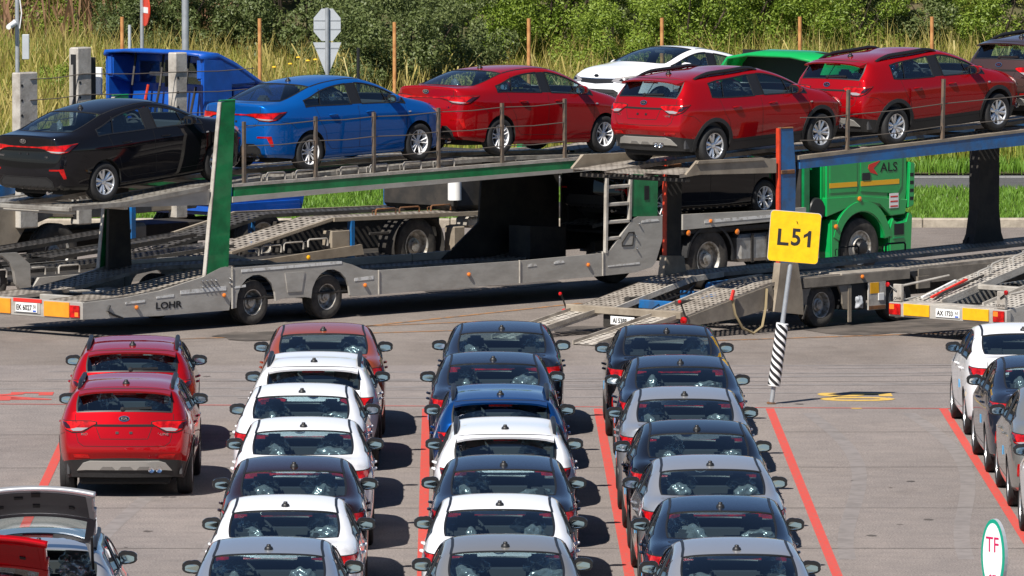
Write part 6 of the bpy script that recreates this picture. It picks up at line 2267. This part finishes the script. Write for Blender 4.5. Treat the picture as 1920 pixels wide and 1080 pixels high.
for px, Y, m, s_, w in ((330, 206, 'leaf_dark', 1.25, 'grey-green bush'), (440, 207, 'leaf_dark', 1.2, 'grey-green bush'), (560, 206, 'leaf_dark', 1.35, 'grey-green bush'), (690, 203, 'leaf_dark', 1.25, 'grey-green bush'), (760, 199, 'leaf_dark', 1.35, 'grey-green bush'), (840, 201, 'leaf_dark', 1.3, 'grey-green bush'),
                         (930, 206, 'leaf_green', 1.1, 'fresh green bush'), (1040, 207, 'leaf_green', 1.25, 'fresh green bush'), (1150, 204, 'leaf_green', 1.1, 'fresh green bush'), (1200, 207, 'leaf_dark', 1.15, 'dark bush'), (1300, 205, 'leaf_green', 1.2, 'fresh green bush'), (1400, 206, 'leaf_green', 1.25, 'fresh green bush'),
                         (1500, 207, 'leaf_olive', 1.1, 'olive bush'), (1600, 205, 'leaf_green', 1.1, 'fresh green bush'), (1690, 206, 'leaf_dark', 1.2, 'dark bush'), (1780, 208, 'leaf_olive', 1.1, 'olive bush'), (1880, 206, 'leaf_green', 1.15, 'fresh green bush'), (170, 208, 'leaf_green', 1.2, 'fresh green bush'), (60, 209, 'leaf_olive', 1.0, 'olive bush'), (250, 205, 'leaf_dark', .9, 'dark bush')):
    shrub('round', px, Y, m, s_, lab(w + ' on the bank', px), 'bushes on the bank', .25)
for px, Y, m, s_ in ((200, 199, 'leaf_dark', .9), (640, 198, 'leaf_dark', 1.0), (900, 197, 'leaf_olive', 1.0), (1020, 199, 'leaf_green', 1.0), (1130, 198, 'leaf_yellow', .9), (1330, 199, 'leaf_green', 1.0), (1450, 199, 'leaf_olive', 1.0), (1560, 198, 'leaf_yellow', .9), (1640, 199, 'leaf_green', 1.0), (1760, 199, 'leaf_dark', .9), (1850, 198, 'leaf_yellow', .9), (120, 200, 'leaf_green', .8)):
    shrub('low', px, Y, m, s_ * 1.1, lab('low ' + {'leaf_dark': 'dark', 'leaf_olive': 'olive', 'leaf_green': 'green', 'leaf_yellow': 'yellowing'}[m] + ' shrub in the dry grass', px), 'bushes on the bank', .1)

def blades(name, n, xr, yr, h, w, material, seed, zf, dens=None, seedheads=False):
    """tall grass: one mesh of bent blades"""
    rg = np.random.default_rng(seed)
    x = rg.uniform(*xr, n)
    y = rg.uniform(*yr, n)
    if dens is not None:
        keep = rg.uniform(size=n) < dens(x, y)
        x, y = x[keep], y[keep]
        n = len(x)
    z = np.array([zf(a, b) for a, b in zip(x, y)])
    hh = h * rg.uniform(.55, 1.25, n)
    ww = w * rg.uniform(.6, 1.4, n)
    a = rg.uniform(0, np.pi, n)
    bx, by = rg.normal(0, .22, n) * hh, rg.normal(0, .22, n) * hh
    c, s_ = np.cos(a) * ww / 2, np.sin(a) * ww / 2
    base = np.stack([x, y, z - .03], 1)
    mid = base + np.stack([bx * .3, by * .3, hh * .6], 1)
    top = base + np.stack([bx, by, hh], 1)
    off = np.stack([c, s_, np.zeros(n)], 1)
    q = np.stack([base - off, base + off, mid + off * .9, mid - off * .9, top + off * (1.0 if seedheads else .1), top - off * (1.0 if seedheads else .1)], 1).reshape(-1, 3)
    idx = (np.arange(n)[:, None] * 6 + np.array([0, 1, 2, 3, 3, 2, 4, 5])).astype(np.int32).ravel()
    me = bpy.data.meshes.new(name)
    me.vertices.add(6 * n)
    me.vertices.foreach_set('co', q.astype(np.float32).ravel())
    me.loops.add(8 * n)
    me.loops.foreach_set('vertex_index', idx)
    me.polygons.add(2 * n)
    me.polygons.foreach_set('loop_start', np.arange(0, 8 * n, 4, dtype=np.int32))
    me.update(calc_edges=True)
    o = obj(name, me, material)
    o['kind'] = 'stuff'
    return o
patchy = lambda f, ph, lo: (lambda x, y: np.clip(.5 + .5 * np.sin(x * f + ph) * np.cos(y * .9 + x * .31 + ph) + lo, 0, 1))
tag(blades('dry_grass', 50000, (-20, 21), (191, 207), 1.15, .020, 'grass_straw', 1, bank_z, patchy(.8, 1.3, .05)), 'tall straw-coloured grass on the bank', 'grass')
tag(blades('green_grass', 74000, (-20, 21), (190.2, 208), .80, .022, 'grass_green', 2, bank_z, patchy(.55, .2, .15)), 'long green grass on the bank', 'grass')
tag(blades('yellow_grass', 59000, (-20, 21), (190.5, 206), .85, .022, 'grass_yellow', 3, bank_z, patchy(1.1, 2.2, .1)), 'yellowing tall grass on the bank', 'grass')
tag(blades('reed_heads', 9000, (-14, 15), (192, 201), 1.25, .030, 'grass_straw', 4, bank_z, patchy(.9, .4, -.1), True), 'pale seeding grass heads on the bank', 'grass')
tag(blades('pink_weeds', 500, (-10.5, -5.5), (206, 212), 1.6, .05, 'weed_pink', 6, bank_z, None, True), 'rusty pink willowherb at the top left', 'weeds')
lawn_z = lambda x, y: .10
sheet('grass_verge', [(-60, 172.45), (60, 172.45), (60, 182.4), (-60, 182.4)], .10, 'soil')
tag(blades('lawn_grass', 100000, (-17, 20), (172.5, 182.2), .14, .022, 'lawn', 5, lawn_z), 'bright green mown grass between the kerb and the road', 'grass')
tag(blades('verge_grass', 36000, (-20, 21), (189.0, 192), .30, .022, 'lawn', 8, bank_z), 'short green grass beyond the road', 'grass')
for k, (px, py) in enumerate(((560, 108), (578, 114), (592, 112), (515, 126), (545, 120))):
    x, z = at(px, py, 193)
    f = MB().lathe([(.001, .0), (.05, .015), (.04, .035), (.001, .045)], 10, 'z').build('flower_cluster', 'flower_yellow', None)
    f.location = (x, 193, z)
    g = bank_z(x, 193)
    MB().tube([(0, 0, g - z), (0, 0, .02)], .006, 5).build('stem', 'leaf_green', f)
    tag(f, 'yellow flower head in the grass left of the octagonal sign pole, ' + ['third', 'fourth', 'fifth', 'first', 'second'][k] + ' from the left', 'flower', 'yellow flowers in the grass')
